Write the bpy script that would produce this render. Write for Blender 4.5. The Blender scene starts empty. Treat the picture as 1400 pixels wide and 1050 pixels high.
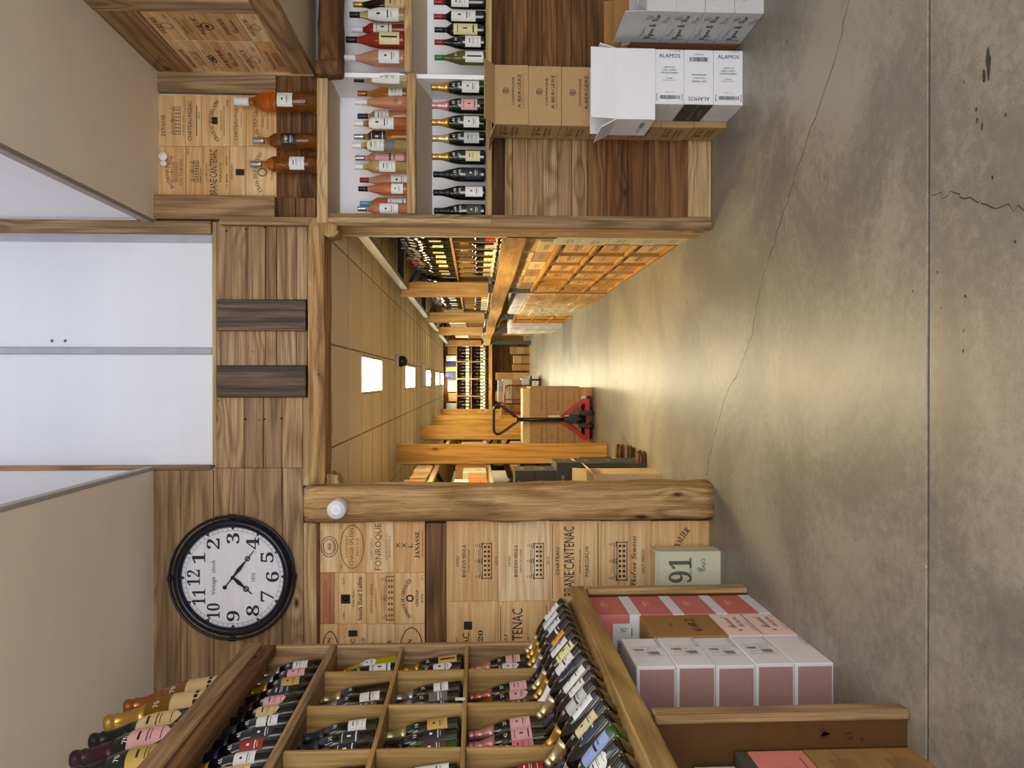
import bpy, bmesh, math, random
from mathutils import Vector, Matrix, Euler, noise
R = random.Random(7)
PI = math.pi
SC = bpy.context.scene
COL = SC.collection

# ------------------------------------------------------------------ camera
EYE = 1.37
FPX = 1050.0
PIT = math.atan(49/1050)
YAW = math.atan(4/1050)            # the lens looks a touch to the left of the room's axis
cp, sp, cy_, sy_ = math.cos(PIT), math.sin(PIT), math.cos(YAW), math.sin(YAW)
FWD = Vector((-sy_*cp, cy_*cp, -sp))
UPV = Vector((cy_, sy_, 0))         # the phone was held sideways: picture-up is the room's right
RGT = FWD.cross(UPV)
cam_d = bpy.data.cameras.new('camera')
cam_d.sensor_width = 36; cam_d.sensor_fit = 'HORIZONTAL'
cam_d.lens = 36*FPX/1400
cam_d.clip_start = .05; cam_d.clip_end = 100
cam = bpy.data.objects.new('camera', cam_d); COL.objects.link(cam)
M3 = Matrix((RGT, UPV, -FWD)).transposed()
cam.matrix_world = Matrix.Translation((0, 0, EYE)) @ M3.to_4x4()
SC.camera = cam

# ------------------------------------------------------------------ world, lights, exposure
SC.view_settings.view_transform = 'Standard'; SC.view_settings.look = 'None'
SC.view_settings.gamma = 1; SC.view_settings.use_curve_mapping = False
SC.view_settings.exposure = 0.0
w = bpy.data.worlds.new('daylight'); SC.world = w; w.use_nodes = True
bg = w.node_tree.nodes['Background']
bg.inputs[0].default_value = (.80, .88, 1.0, 1); bg.inputs[1].default_value = .45

def area(name, loc, rot, sx, sy, power, col, spread=180):
    l = bpy.data.lights.new(name, 'AREA'); l.shape = 'RECTANGLE'; l.size = sx; l.size_y = sy
    l.energy = power; l.color = col; l.spread = math.radians(spread)
    o = bpy.data.objects.new(name, l); COL.objects.link(o); o.location = loc; o.rotation_euler = rot
    return o
area('shop_window_light', (0.3, -2.8, 1.7), (math.radians(97), 0, 0), 4.6, 2.2, 232, (.94, .97, 1.0))
area('skylight_light', (.2, 3.2, 5.6), (0, 0, 0), 1.3, 2.2, 34, (.88, .92, 1.0))
area('shop_overhead_fill', (.3, 1.2, 3.2), (math.radians(8), 0, 0), 1.6, 1.6, 34, (1.0, .95, .88))  # added overhead fill to brighten the shop; no ceiling fixture hangs here

# ------------------------------------------------------------------ pixel rays
def ray(px, py):
    return FWD*FPX + RGT*(px-700) + UPV*(525-py)
def PY(px, py, Y):
    d = ray(px, py); t = Y/d.y; return Vector((d.x*t, Y, EYE+d.z*t))
def PX(px, py, X):
    d = ray(px, py); t = X/d.x; return Vector((X, d.y*t, EYE+d.z*t))
def PZ(px, py, Z=0.0):
    d = ray(px, py); t = (Z-EYE)/d.z; return Vector((d.x*t, d.y*t, Z))
def rect(x0, y0, x1, y1, Y):
    """photo rectangle on the plane at depth Y -> X0, X1, Z0, Z1"""
    xm, ym = (x0+x1)/2, (y0+y1)/2
    return PY(xm, y1, Y).x, PY(xm, y0, Y).x, PY(x1, ym, Y).z, PY(x0, ym, Y).z

# ------------------------------------------------------------------ materials
def lin(h):
    h = h.lstrip('#'); c = [int(h[i:i+2], 16)/255 for i in (0, 2, 4)]
    return tuple(((v+.055)/1.055)**2.4 if v > .04045 else v/12.92 for v in c)+(1,)
def new_mat(name):
    m = bpy.data.materials.new(name); m.use_nodes = True
    nt = m.node_tree; b = nt.nodes['Principled BSDF']; return m, nt, b
_plain = {}
def plain(hexc, rough=.6, metal=0, trans=0, emit=0, coat=0, ior=1.45, var=0):
    k = (hexc, rough, metal, trans, emit, coat, ior, var)
    if k in _plain: return _plain[k]
    m, nt, b = new_mat('mat_'+hexc.strip('#'))
    c = lin(hexc); b.inputs['Base Color'].default_value = c
    b.inputs['Roughness'].default_value = rough; b.inputs['Metallic'].default_value = metal
    b.inputs['Transmission Weight'].default_value = trans; b.inputs['IOR'].default_value = ior
    b.inputs['Coat Weight'].default_value = coat
    if emit:
        b.inputs['Emission Color'].default_value = c; b.inputs['Emission Strength'].default_value = emit
    n = nt.nodes.new('ShaderNodeTexNoise'); n.inputs['Scale'].default_value = 9; n.inputs['Detail'].default_value = 6
    tc = nt.nodes.new('ShaderNodeTexCoord'); nt.links.new(tc.outputs['Object'], n.inputs['Vector'])
    if trans == 0 and not emit:
        mx = nt.nodes.new('ShaderNodeHueSaturation'); mx.inputs['Color'].default_value = c
        mr = nt.nodes.new('ShaderNodeMapRange'); mr.inputs['To Min'].default_value = .93-var; mr.inputs['To Max'].default_value = 1.07+var
        mr.inputs['From Min'].default_value = .3; mr.inputs['From Max'].default_value = .7
        nt.links.new(n.outputs['Fac'], mr.inputs['Value']); nt.links.new(mr.outputs['Result'], mx.inputs['Value'])
        nt.links.new(mx.outputs['Color'], b.inputs['Base Color'])
    _plain[k] = m
    return m

def wood(name, dark, mid, light, axis='x', ring=9.0, fibre=1.0, rough=.75, knots=True, var=.35, bump=.35, wave=1.0, tints=None):
    """Sawn boards: contour rings from a stretched noise, fine fibres, knots, and a tone of its own for every board."""
    m, nt, b = new_mat(name); N = nt.nodes.new; L = nt.links.new
    tc = N('ShaderNodeTexCoord'); oi = N('ShaderNodeObjectInfo')
    off = N('ShaderNodeVectorMath'); off.operation = 'MULTIPLY_ADD'
    cmb = N('ShaderNodeCombineXYZ'); L(oi.outputs['Random'], cmb.inputs[0]); L(oi.outputs['Random'], cmb.inputs[1]); L(oi.outputs['Random'], cmb.inputs[2])
    off.inputs[1].default_value = (37.1, 53.7, 71.3)
    L(cmb.outputs[0], off.inputs[0]); L(tc.outputs['Object'], off.inputs[2])
    def mapped(al, ac):
        mp = N('ShaderNodeMapping'); s = [ac, ac, ac]; s['xyz'.index(axis)] = al
        mp.inputs['Scale'].default_value = s; L(off.outputs[0], mp.inputs['Vector']); return mp.outputs[0]
    def nz(vec, scale, det, rgh=.5):
        n = N('ShaderNodeTexNoise'); n.inputs['Scale'].default_value = scale; n.inputs['Detail'].default_value = det
        n.inputs['Roughness'].default_value = rgh; L(vec, n.inputs['Vector']); return n.outputs['Fac']
    def mt(op, a, bb, cc=None):
        n = N('ShaderNodeMath'); n.operation = op
        for i, v in enumerate((a, bb, cc)):
            if v is None: continue
            if isinstance(v, (int, float)): n.inputs[i].default_value = v
            else: L(v, n.inputs[i])
        return n.outputs[0]
    base = nz(mapped(.42, 5.5), 1.0, 1.5, .4)
    fib = nz(mapped(3.0, 150*fibre), 1.0, 4, .6)
    fib2 = nz(mapped(1.2, 34), 1.0, 5, .6)
    kn = None
    if knots:
        v = N('ShaderNodeTexVoronoi'); v.feature = 'F1'; v.inputs['Scale'].default_value = 1.0; L(mapped(2.1, 4.6), v.inputs['Vector'])
        kd = v.outputs['Distance']
        kn = mt('SMOOTH_MIN', 1.0, mt('MULTIPLY', kd, 3.2), .2)
        base = mt('ADD', base, mt('MULTIPLY', mt('SUBTRACT', 1.0, kn), .12))
    rg = mt('SINE', mt('MULTIPLY', base, ring*6.283*wave), 0)
    rg = mt('MULTIPLY_ADD', rg, .5, .5)
    rg = mt('POWER', rg, 1.6)
    f = mt('MULTIPLY_ADD', rg, .16, mt('MULTIPLY', fib, .55))
    f = mt('ADD', f, mt('MULTIPLY', fib2, .62))
    f = mt('SUBTRACT', f, .17)
    cr = N('ShaderNodeValToRGB'); L(f, cr.inputs['Fac'])
    e = cr.color_ramp.elements; e[0].position = .31; e[0].color = lin(light); e[1].position = .80; e[1].color = lin(dark)
    em = cr.color_ramp.elements.new(.5); em.color = lin(mid)
    col = cr.outputs['Color']
    # a tone of its own for every board
    tn = N('ShaderNodeValToRGB'); tl = tints or ['#ffffff', '#d8cfc6', '#fff3dc', '#b9aca0', '#f2dcc0']
    te = tn.color_ramp.elements; te[0].position = 0; te[0].color = lin(tl[0]); te[1].position = 1; te[1].color = lin(tl[-1])
    for i, t in enumerate(tl[1:-1]): te.new((i+1)/(len(tl)-1)).color = lin(t)
    r2 = mt('FRACT', mt('MULTIPLY', oi.outputs['Random'], 7.31), 0); L(r2, tn.inputs['Fac'])
    mx = N('ShaderNodeMix'); mx.data_type = 'RGBA'; mx.blend_type = 'MULTIPLY'; mx.inputs['Factor'].default_value = var*2
    L(col, mx.inputs['A']); L(tn.outputs['Color'], mx.inputs['B']); col = mx.outputs['Result']
    if kn is not None:
        dk = N('ShaderNodeMapRange'); dk.inputs['From Min'].default_value = .10; dk.inputs['From Max'].default_value = .30
        L(kn, dk.inputs['Value'])
        mk = N('ShaderNodeMix'); mk.data_type = 'RGBA'; L(dk.outputs[0], mk.inputs['Factor'])
        mk.inputs['A'].default_value = tuple(x*.45 for x in lin(dark)[:3])+(1,); L(col, mk.inputs['B']); col = mk.outputs['Result']
    L(col, b.inputs['Base Color']); b.inputs['Roughness'].default_value = rough
    b.inputs['Specular IOR Level'].default_value = .3
    bp = N('ShaderNodeBump'); bp.inputs['Strength'].default_value = bump; bp.inputs['Distance'].default_value = .004
    L(f, bp.inputs['Height']); bp.invert = True; L(bp.outputs[0], b.inputs['Normal'])
    return m

OLDW = {a: wood('reclaimed_wood_'+a, '#513d2a', '#937859', '#b89c76', a, ring=11, var=.30) for a in 'xyz'}
OLDL = {a: wood('pale_reclaimed_wood_'+a, '#775e40', '#b4966c', '#d0b68c', a, ring=11, var=.22) for a in 'xyz'}
OLDD = {a: wood('dark_reclaimed_wood_'+a, '#38261a', '#6d4e30', '#8f6c48', a, ring=11, var=.34, bump=.5,
        tints=['#ffffff', '#c9a88a', '#fff0dc', '#a08468', '#e0b48c']) for a in 'xyz'}
BEAM = {a: wood('hewn_beam_'+a, '#553a20', '#a07b4e', '#c6a373', a, ring=9, var=.10, bump=1.0) for a in 'xyz'}
BLACKW = wood('smoked_wood_z', '#292321', '#4b4039', '#7a6650', 'z', ring=6, var=.05)
LID = {a: wood('crate_pine_'+a, '#bb9768', '#dab98c', '#ead2ab', a, ring=12, fibre=.8, rough=.65, knots=False, var=.42, bump=.12,
       tints=['#ffffff', '#f6e2c8', '#e8cba6', '#fff6e6', '#dcc0a0']) for a in 'xyz'}
FIR = {a: wood('fir_board_'+a, '#94641f', '#bd8a3c', '#d3a558', a, ring=5, fibre=.5, rough=.5, var=.08, bump=.08) for a in 'xyz'}
OAK = {a: wood('oak_shelf_'+a, '#705632', '#a0814e', '#bc9b66', a, ring=9, fibre=.6, rough=.55, knots=False, var=.12, bump=.12) for a in 'xyz'}
FIRP = {a: wood('pale_fir_board_'+a, '#9a7644', '#c0975c', '#d6b27c', a, ring=5, fibre=.5, rough=.5, var=.08, bump=.08) for a in 'xyz'}
PALLETW = wood('pallet_wood_x', '#8c6232', '#c28d4e', '#d9a96a', 'x', ring=4, var=.15)

def kraft_mat(name, hexc, sc=60, amt=.10):
    m, nt, b = new_mat(name); N = nt.nodes.new; L = nt.links.new
    tc = N('ShaderNodeTexCoord'); n = N('ShaderNodeTexNoise'); n.inputs['Scale'].default_value = 3; n.inputs['Detail'].default_value = 8
    L(tc.outputs['Object'], n.inputs['Vector'])
    mp = N('ShaderNodeMapping'); mp.inputs['Scale'].default_value = (sc*.2, sc*.2, sc*4); L(tc.outputs['Object'], mp.inputs['Vector'])
    n2 = N('ShaderNodeTexNoise'); n2.inputs['Scale'].default_value = 1; L(mp.outputs[0], n2.inputs['Vector'])
    hs = N('ShaderNodeHueSaturation'); hs.inputs['Color'].default_value = lin(hexc)
    ad = N('ShaderNodeMath'); ad.operation = 'ADD'; L(n.outputs['Fac'], ad.inputs[0]); L(n2.outputs['Fac'], ad.inputs[1])
    mr = N('ShaderNodeMapRange'); mr.inputs['From Min'].default_value = .7; mr.inputs['From Max'].default_value = 1.3
    mr.inputs['To Min'].default_value = 1-amt; mr.inputs['To Max'].default_value = 1+amt
    L(ad.outputs[0], mr.inputs['Value']); L(mr.outputs[0], hs.inputs['Value']); L(hs.outputs['Color'], b.inputs['Base Color'])
    b.inputs['Roughness'].default_value = .8; b.inputs['Specular IOR Level'].default_value = .25
    return m
KRAFT = kraft_mat('kraft_card', '#ab8b62'); KRAFT2 = kraft_mat('brown_card', '#9c7546'); KRAFTP = kraft_mat('pale_card', '#d8bf90')
WHITEC = kraft_mat('white_card', '#dddde2', amt=.03); WHITE2 = kraft_mat('silver_card', '#b9babd', amt=.05)
CREAM = kraft_mat('cream_card', '#cfceb4', amt=.03); CORAL = kraft_mat('coral_card', '#c8736e', amt=.05)
PINKC = kraft_mat('pink_card', '#efd4cd', amt=.04); ROSEC = kraft_mat('dusty_rose_card', '#a8837d', amt=.06)
GREYC = kraft_mat('charcoal_card', '#4d4c46', amt=.06); ORANGEC = kraft_mat('orange_card', '#d07a28', amt=.06)
MDF = kraft_mat('brown_hardboard', '#573a1d', sc=5, amt=.10)
PAINT = kraft_mat('beige_paint', '#efe3d3', sc=2, amt=.03); PAINTW = kraft_mat('white_paint', '#dddadd', sc=2, amt=.02)
NICHE = kraft_mat('niche_white', '#f7f7fa', sc=2, amt=.01); TAN = kraft_mat('beige_board', '#cbb99e', sc=2, amt=.04)
PANELW = kraft_mat('white_panel', '#d6d6db', sc=2, amt=.02)
CEILT = kraft_mat('ceiling_tile', '#ebe1c9', sc=2, amt=.03); CEILG = plain('#8f7c5c', .7)
INK = plain('#2a211b', .8); INK2 = plain('#6b4a30', .8); INKR = plain('#8a4636', .8); BLK = plain('#0d0d10', .5); WHT = plain('#e9e9ea', .5)
LWHT = plain('#dcdcda', .6); STEEL = plain('#565b58', .45, .5); STEELD = plain('#2e3335', .5, .4); ALU = plain('#9da0a3', .4, .6)
TAPE = plain('#8f6c43', .3); REDP = plain('#b3231c', .35); BLKM = plain('#121214', .35, coat=.3); NAVY = plain('#171a26', .3, .3)
CHROME = plain('#c9ccd0', .2, 1.0); YEL = plain('#e6c21c', .5); RUB = plain('#3c3a38', .8)

def concrete():
    m, nt, b = new_mat('polished_concrete'); N = nt.nodes.new; L = nt.links.new
    tc = N('ShaderNodeTexCoord'); co = tc.outputs['Object']
    geo = N('ShaderNodeNewGeometry'); co = geo.outputs['Position']
    def nz(s, d, r=.55, dis=0):
        n = N('ShaderNodeTexNoise'); n.inputs['Scale'].default_value = s; n.inputs['Detail'].default_value = d
        n.inputs['Roughness'].default_value = r; n.inputs['Distortion'].default_value = dis; L(co, n.inputs['Vector']); return n.outputs['Fac']
    big = nz(1.1, 8, .62, .6); fine = nz(26, 8, .7); gr = nz(160, 3, .6)
    ad = N('ShaderNodeMath'); ad.operation = 'MULTIPLY_ADD'; ad.inputs[1].default_value = .5; L(fine, ad.inputs[0]); L(big, ad.inputs[2])
    ad2 = N('ShaderNodeMath'); ad2.operation = 'MULTIPLY_ADD'; ad2.inputs[1].default_value = .28; L(gr, ad2.inputs[0]); L(ad.outputs[0], ad2.inputs[2])
    cr = N('ShaderNodeValToRGB'); L(ad2.outputs[0], cr.inputs['Fac'])
    e = cr.color_ramp.elements; e[0].position = .62; e[0].color = lin('#5f5c54'); e[1].position = 1.08; e[1].color = lin('#8f8a7d')
    cr.color_ramp.elements.new(.85).color = lin('#767268')
    # pale specks
    v = N('ShaderNodeTexVoronoi'); v.inputs['Scale'].default_value = 9; L(co, v.inputs['Vector'])
    lt = N('ShaderNodeMath'); lt.operation = 'LESS_THAN'; lt.inputs[1].default_value = .028; L(v.outputs['Distance'], lt.inputs[0])
    sel = N('ShaderNodeMath'); sel.operation = 'GREATER_THAN'; sel.inputs[1].default_value = .55
    sx = N('ShaderNodeSeparateColor'); L(v.outputs['Color'], sx.inputs[0]); L(sx.outputs[0], sel.inputs[0])
    ml = N('ShaderNodeMath'); ml.operation = 'MULTIPLY'; L(lt.outputs[0], ml.inputs[0]); L(sel.outputs[0], ml.inputs[1])
    mx = N('ShaderNodeMix'); mx.data_type = 'RGBA'; L(ml.outputs[0], mx.inputs['Factor']); L(cr.outputs[0], mx.inputs['A']); mx.inputs['B'].default_value = lin('#b5b0a2')
    L(mx.outputs['Result'], b.inputs['Base Color'])
    mr = N('ShaderNodeMapRange'); mr.inputs['To Min'].default_value = .30; mr.inputs['To Max'].default_value = .55; L(fine, mr.inputs['Value']); L(mr.outputs[0], b.inputs['Roughness'])
    bp = N('ShaderNodeBump'); bp.inputs['Strength'].default_value = .12; bp.inputs['Distance'].default_value = .003; L(fine, bp.inputs['Height']); L(bp.outputs[0], b.inputs['Normal'])
    return m
CONC = concrete()

# ------------------------------------------------------------------ geometry helpers
class MB:
    def __init__(s): s.v = []; s.f = []; s.m = []; s.s = []
    def add(s, vs, fs, m=0, sm=False):
        b = len(s.v); s.v += [tuple(p) for p in vs]
        for f in fs: s.f.append([b+i for i in f]); s.m.append(m); s.s.append(sm)
        return s
    def box(s, x0, x1, y0, y1, z0, z1, m=0, rot=None, piv=None):
        vs = [Vector((x, y, z)) for z in (z0, z1) for y in (y0, y1) for x in (x0, x1)]
        if rot is not None:
            p = Vector(piv) if piv else Vector(((x0+x1)/2, (y0+y1)/2, (z0+z1)/2))
            mm = Euler(rot).to_matrix(); vs = [p+mm@(q-p) for q in vs]
        return s.add(vs, [(0, 2, 3, 1), (4, 5, 7, 6), (0, 1, 5, 4), (2, 6, 7, 3), (0, 4, 6, 2), (1, 3, 7, 5)], m)
    def lathe(s, prof, n=20, m=0, sm=True, mat=None):
        vs = []; fs = []
        for r, z in prof:
            for i in range(n):
                a = 2*PI*i/n; vs.append(Vector((r*math.cos(a), r*math.sin(a), z)))
        for j in range(len(prof)-1):
            for i in range(n):
                k = (i+1) % n; fs.append((j*n+i, j*n+k, (j+1)*n+k, (j+1)*n+i))
        if prof[0][0] > 1e-5: fs.append(tuple(range(n))[::-1])
        if prof[-1][0] > 1e-5: fs.append(tuple((len(prof)-1)*n+i for i in range(n)))
        if mat is not None: vs = [mat@q for q in vs]
        return s.add(vs, fs, m, sm)
    def tube(s, pts, r, n=8, m=0, closed=False):
        pts = [Vector(p) for p in pts]; vs = []; fs = []; L = len(pts); up = None
        for i, p in enumerate(pts):
            a = pts[(i-1) % L] if (closed or i > 0) else p; b = pts[(i+1) % L] if (closed or i < L-1) else p
            t = (b-a).normalized()
            if up is None: up = t.orthogonal().normalized()
            up = (up-t*up.dot(t)).normalized(); sd = t.cross(up)
            for k in range(n):
                q = 2*PI*k/n; vs.append(p+up*math.cos(q)*r+sd*math.sin(q)*r)
        for i in range(L if closed else L-1):
            j = (i+1) % L
            for k in range(n):
                l = (k+1) % n; fs.append((i*n+k, i*n+l, j*n+l, j*n+k))
        if not closed: fs.append(tuple(range(n))[::-1]); fs.append(tuple((L-1)*n+k for k in range(n)))
        return s.add(vs, fs, m, True)
    def prism(s, poly, axis, a0, a1, m=0):
        """poly: 2-D points on the two other axes (in xyz order)"""
        n = len(poly); vs = []
        for a in (a0, a1):
            for p in poly:
                q = list(p); q.insert('xyz'.index(axis), a); vs.append(q)
        fs = [tuple(range(n)), tuple(range(n, 2*n))[::-1]]+[(i, i+n, (i+1) % n+n, (i+1) % n) for i in range(n)]
        return s.add(vs, fs, m)
    def mesh(s, name, mats=(), bevel=0):
        me = bpy.data.meshes.new(name); me.from_pydata(s.v, [], s.f)
        for m in mats: me.materials.append(m)
        me.polygons.foreach_set('material_index', s.m); me.polygons.foreach_set('use_smooth', s.s)
        bm = bmesh.new(); bm.from_mesh(me)
        if bevel:
            ed = [e for e in bm.edges if len(e.link_faces) == 2 and e.calc_face_angle(0) > .6]
            bmesh.ops.bevel(bm, geom=ed, offset=bevel, segments=1, affect='EDGES')
        bmesh.ops.recalc_face_normals(bm, faces=bm.faces)
        bm.to_mesh(me); bm.free(); me.update()
        return me
LABELS = {}
def tag(o, label, cat, group=None, kind=None):
    if label:
        n = len(label.split())
        if not 4 <= n <= 16: print('LABEL LENGTH', n, label)
        if label in LABELS and not group: print('DUPLICATE LABEL', label)
        LABELS[label] = 1; o['label'] = label
    if cat: o['category'] = cat
    if group: o['group'] = group
    if kind: o['kind'] = kind
    return o
def empty(name, loc=(0, 0, 0), rot=(0, 0, 0), label=None, cat=None, group=None, kind=None, parent=None):
    o = bpy.data.objects.new(name, None); COL.objects.link(o); o.location = loc; o.rotation_euler = rot
    o.empty_display_size = .05
    if parent: o.parent = parent
    return tag(o, label, cat, group, kind)
def link(name, me, parent=None, loc=(0, 0, 0), rot=(0, 0, 0), mats=None, scale=None):
    o = bpy.data.objects.new(name, me); COL.objects.link(o); o.location = loc; o.rotation_euler = rot
    if scale: o.scale = scale
    if parent: o.parent = parent
    if mats:
        for i, m in enumerate(mats):
            o.material_slots[i].link = 'OBJECT'; o.material_slots[i].material = m
    return o
def obj(name, mb, mats, parent=None, loc=(0, 0, 0), rot=(0, 0, 0), bevel=0):
    if not isinstance(mats, (list, tuple)): mats = [mats]
    return link(name, mb.mesh(name, mats, bevel), parent, loc, rot)
def board(name, x0, x1, y0, y1, z0, z1, mat, parent=None, bevel=.003, rot=(0, 0, 0)):
    """one plank or panel; its mesh is centred so the grain runs through it; coordinates are the parent's"""
    if isinstance(mat, dict):
        d = (abs(x1-x0), abs(y1-y0), abs(z1-z0)); mat = mat['xyz'[d.index(max(d))]]
    c = Vector(((x0+x1)/2, (y0+y1)/2, (z0+z1)/2))
    hx, hy, hz = abs(x1-x0)/2, abs(y1-y0)/2, abs(z1-z0)/2
    return obj(name, MB().box(-hx, hx, -hy, hy, -hz, hz), mat, parent, c, rot, bevel=min(bevel, min(hx, hy, hz)*.4))
def hewn(name, x0, x1, y0, y1, z0, z1, mat, parent=None, amp=.008, rnd=.03, seed=0, step=.06):
    """a rough hewn timber: rounded section whose edges wander along its length"""
    d = (x1-x0, y1-y0, z1-z0); a = d.index(max(d)); u, v = [i for i in range(3) if i != a]
    c = Vector(((x0+x1)/2, (y0+y1)/2, (z0+z1)/2)); n = max(6, int(d[a]/step)); vs = []; K = 20
    if isinstance(mat, dict): mat = mat['xyz'[a]]
    hu, hv = d[u]/2, d[v]/2
    for i in range(n+1):
        t = -d[a]/2+d[a]*i/n
        endf = 1-.06*(i in (0, n))
        for k in range(K):
            q = 2*PI*(k+.5)/K; cu, sv = math.cos(q), math.sin(q)
            p = 2.0/8.0
            pu = math.copysign(abs(cu)**(p*(.6+rnd*14)), cu)*hu; pv = math.copysign(abs(sv)**(p*(.6+rnd*14)), sv)*hv
            nn = noise.noise(Vector((t*3.1+seed*17, cu*1.5, sv*1.5)))*amp+noise.noise(Vector((t*11+seed*7, cu*3, sv*3)))*amp*.5
            f = (1+nn/max(hu, hv)*1.4)*endf
            co = [0, 0, 0]; co[a] = t; co[u] = pu*f; co[v] = pv*f; vs.append(co)
    fs = [(i*K+k, i*K+(k+1) % K, (i+1)*K+(k+1) % K, (i+1)*K+k) for i in range(n) for k in range(K)]
    fs += [tuple(range(K)), tuple(n*K+k for k in range(K))]
    mb = MB().add(vs, fs, 0, True); mb.s[-1] = mb.s[-2] = False
    return obj(name, mb, mat, parent, c)

# ------------------------------------------------------------------ writing
def serif(s, bold=True):
    out = ''
    for ch in s:
        o = ord(ch)
        if 'A' <= ch <= 'Z': out += chr((0x1D400 if bold else 0x1D434)+o-65) if bold else ch
        elif 'a' <= ch <= 'z': out += chr(0x1D41A+o-97) if bold else ch
        elif '0' <= ch <= '9': out += chr(0x1D7CE+o-48)
        else: out += ch
    return out
def script(s):
    return ''.join(chr(0x1D4D0+ord(c)-65) if 'A' <= c <= 'Z' else chr(0x1D4EA+ord(c)-97) if 'a' <= c <= 'z' else c for c in s)
_txt = {}
def text_geo(s):
    """verts, faces of flat writing, centred, 1 unit wide/high ratio kept; returns (verts, faces, w, h)"""
    if s in _txt: return _txt[s]
    cu = bpy.data.curves.new('t', 'FONT'); cu.body = s; cu.resolution_u = 2; cu.align_x = 'CENTER'
    o = bpy.data.objects.new('t', cu); me = bpy.data.meshes.new_from_object(o)
    vs = [v.co.copy() for v in me.vertices]; fs = [tuple(p.vertices) for p in me.polygons]
    bpy.data.objects.remove(o); bpy.data.curves.remove(cu); bpy.data.meshes.remove(me)
    x0 = min(v.x for v in vs); x1 = max(v.x for v in vs); y0 = min(v.y for v in vs); y1 = max(v.y for v in vs)
    c = Vector(((x0+x1)/2, (y0+y1)/2, 0)); r = ([v-c for v in vs], fs, x1-x0, y1-y0); _txt[s] = r; return r
def arc_text(s, w, h, bend):
    """letters set on an arc; bend = radius (arch up if > 0)"""
    vs, fs, tw, th = text_geo(s); k = w/tw; kh = h/th; out = []
    for v in vs:
        a = v.x*k/abs(bend); r = abs(bend)+(v.y*kh if bend > 0 else -v.y*kh)
        out.append(Vector((math.sin(a)*r, (math.cos(a)*r-abs(bend))*(1 if bend > 0 else -1), 0)))
    return out, fs
FACE = {'-y': (PI/2, 0, 0), '-x': (PI/2, 0, -PI/2), '+x': (PI/2, 0, PI/2), '+z': (0, 0, 0)}
_stm = {}
def stamp(items, facing, loc, parent, mat=None, name='lettering', roll=0):
    """items: ('t', text, cx, cy, w, h[, bend]) / ('r', x0, y0, x1, y1) / ('o', cx, cy, rx, ry, line) / ('c', ...) castle; ONE flat print"""
    key = repr(items); me = _stm.get(key)
    if me is None:
        mb = MB()
        for it in items:
            if it[0] == 't':
                _, s, cx, cy, ww, hh = it[:6]
                if len(it) > 6: vs, fs = arc_text(s, ww, hh, it[6])
                else:
                    v0, fs, tw, th = text_geo(s); kw = ww/tw if ww else hh/th; kh = hh/th if hh else ww/tw
                    vs = [Vector((v.x*kw, v.y*kh, 0)) for v in v0]
                mb.add([(v.x+cx, v.y+cy, 0) for v in vs], fs)
            elif it[0] == 'r':
                _, x0, y0, x1, y1 = it; mb.add([(x0, y0, 0), (x1, y0, 0), (x1, y1, 0), (x0, y1, 0)], [(0, 1, 2, 3)])
            elif it[0] == 'o':
                _, cx, cy, rx, ry, lw = it; n = 36; vs = []
                for i in range(n):
                    a = 2*PI*i/n; vs += [(cx+rx*math.cos(a), cy+ry*math.sin(a), 0), (cx+(rx-lw)*math.cos(a), cy+(ry-lw)*math.sin(a), 0)]
                mb.add(vs, [(2*i, 2*((i+1) % n), 2*((i+1) % n)+1, 2*i+1) for i in range(n)])
            elif it[0] == 'p':
                mb.add([(x, y, 0) for x, y in it[1]], [tuple(range(len(it[1])))])
            elif it[0] == 'c':      # a small engraved country house
                _, cx, cy, ww, hh = it
                def rr(a, b, c, d): mb.add([(cx+a*ww, cy+b*hh, 0), (cx+c*ww, cy+b*hh, 0), (cx+c*ww, cy+d*hh, 0), (cx+a*ww, cy+d*hh, 0)], [(0, 1, 2, 3)])
                rr(-.5, -.5, .5, -.46); rr(-.48, -.46, -.46, 0); rr(.46, -.46, .48, 0); rr(-.5, 0, .5, .03)
                for i in range(7):
                    for j in range(2): rr(-.40+i*.125, -.40+j*.2, -.345+i*.125, -.28+j*.2)
                rr(-.4, .12, .4, .14); rr(-.3, .2, .3, .22)
                for tx in (-.42, 0, .42):
                    for i in range(4): rr(tx-.07+i*.016, .04+i*.11, tx+.07-i*.016, .07+i*.11)
            elif it[0] == 'b':      # bar code
                _, x0, y0, x1, y1 = it; rr_ = random.Random(3); x = x0
                while x < x1:
                    w1 = (x1-x0)*rr_.choice((.012, .02, .035)); mb.add([(x, y0, 0), (x+w1, y0, 0), (x+w1, y1, 0), (x, y1, 0)], [(0, 1, 2, 3)]); x += w1+(x1-x0)*rr_.choice((.015, .025))
        me = mb.mesh('lettering', [INK]); _stm[key] = me
    r = Euler(FACE[facing]).to_matrix() @ Matrix.Rotation(roll, 3, 'Z')
    o = link(name, me, parent, loc, r.to_euler(), [mat or INK])
    return o

# ================================================================== THE SETTING
W = PZ(973.5, 310).y                 # front plane of posts and shelf unit
WP = W+.05                           # face of the boarded wall
ZC = PY(210, 650, WP).z              # underside of the shop ceiling
FAR = 20.6                           # end wall of the stock room
BZ = 2.235                           # stock room ceiling

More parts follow.
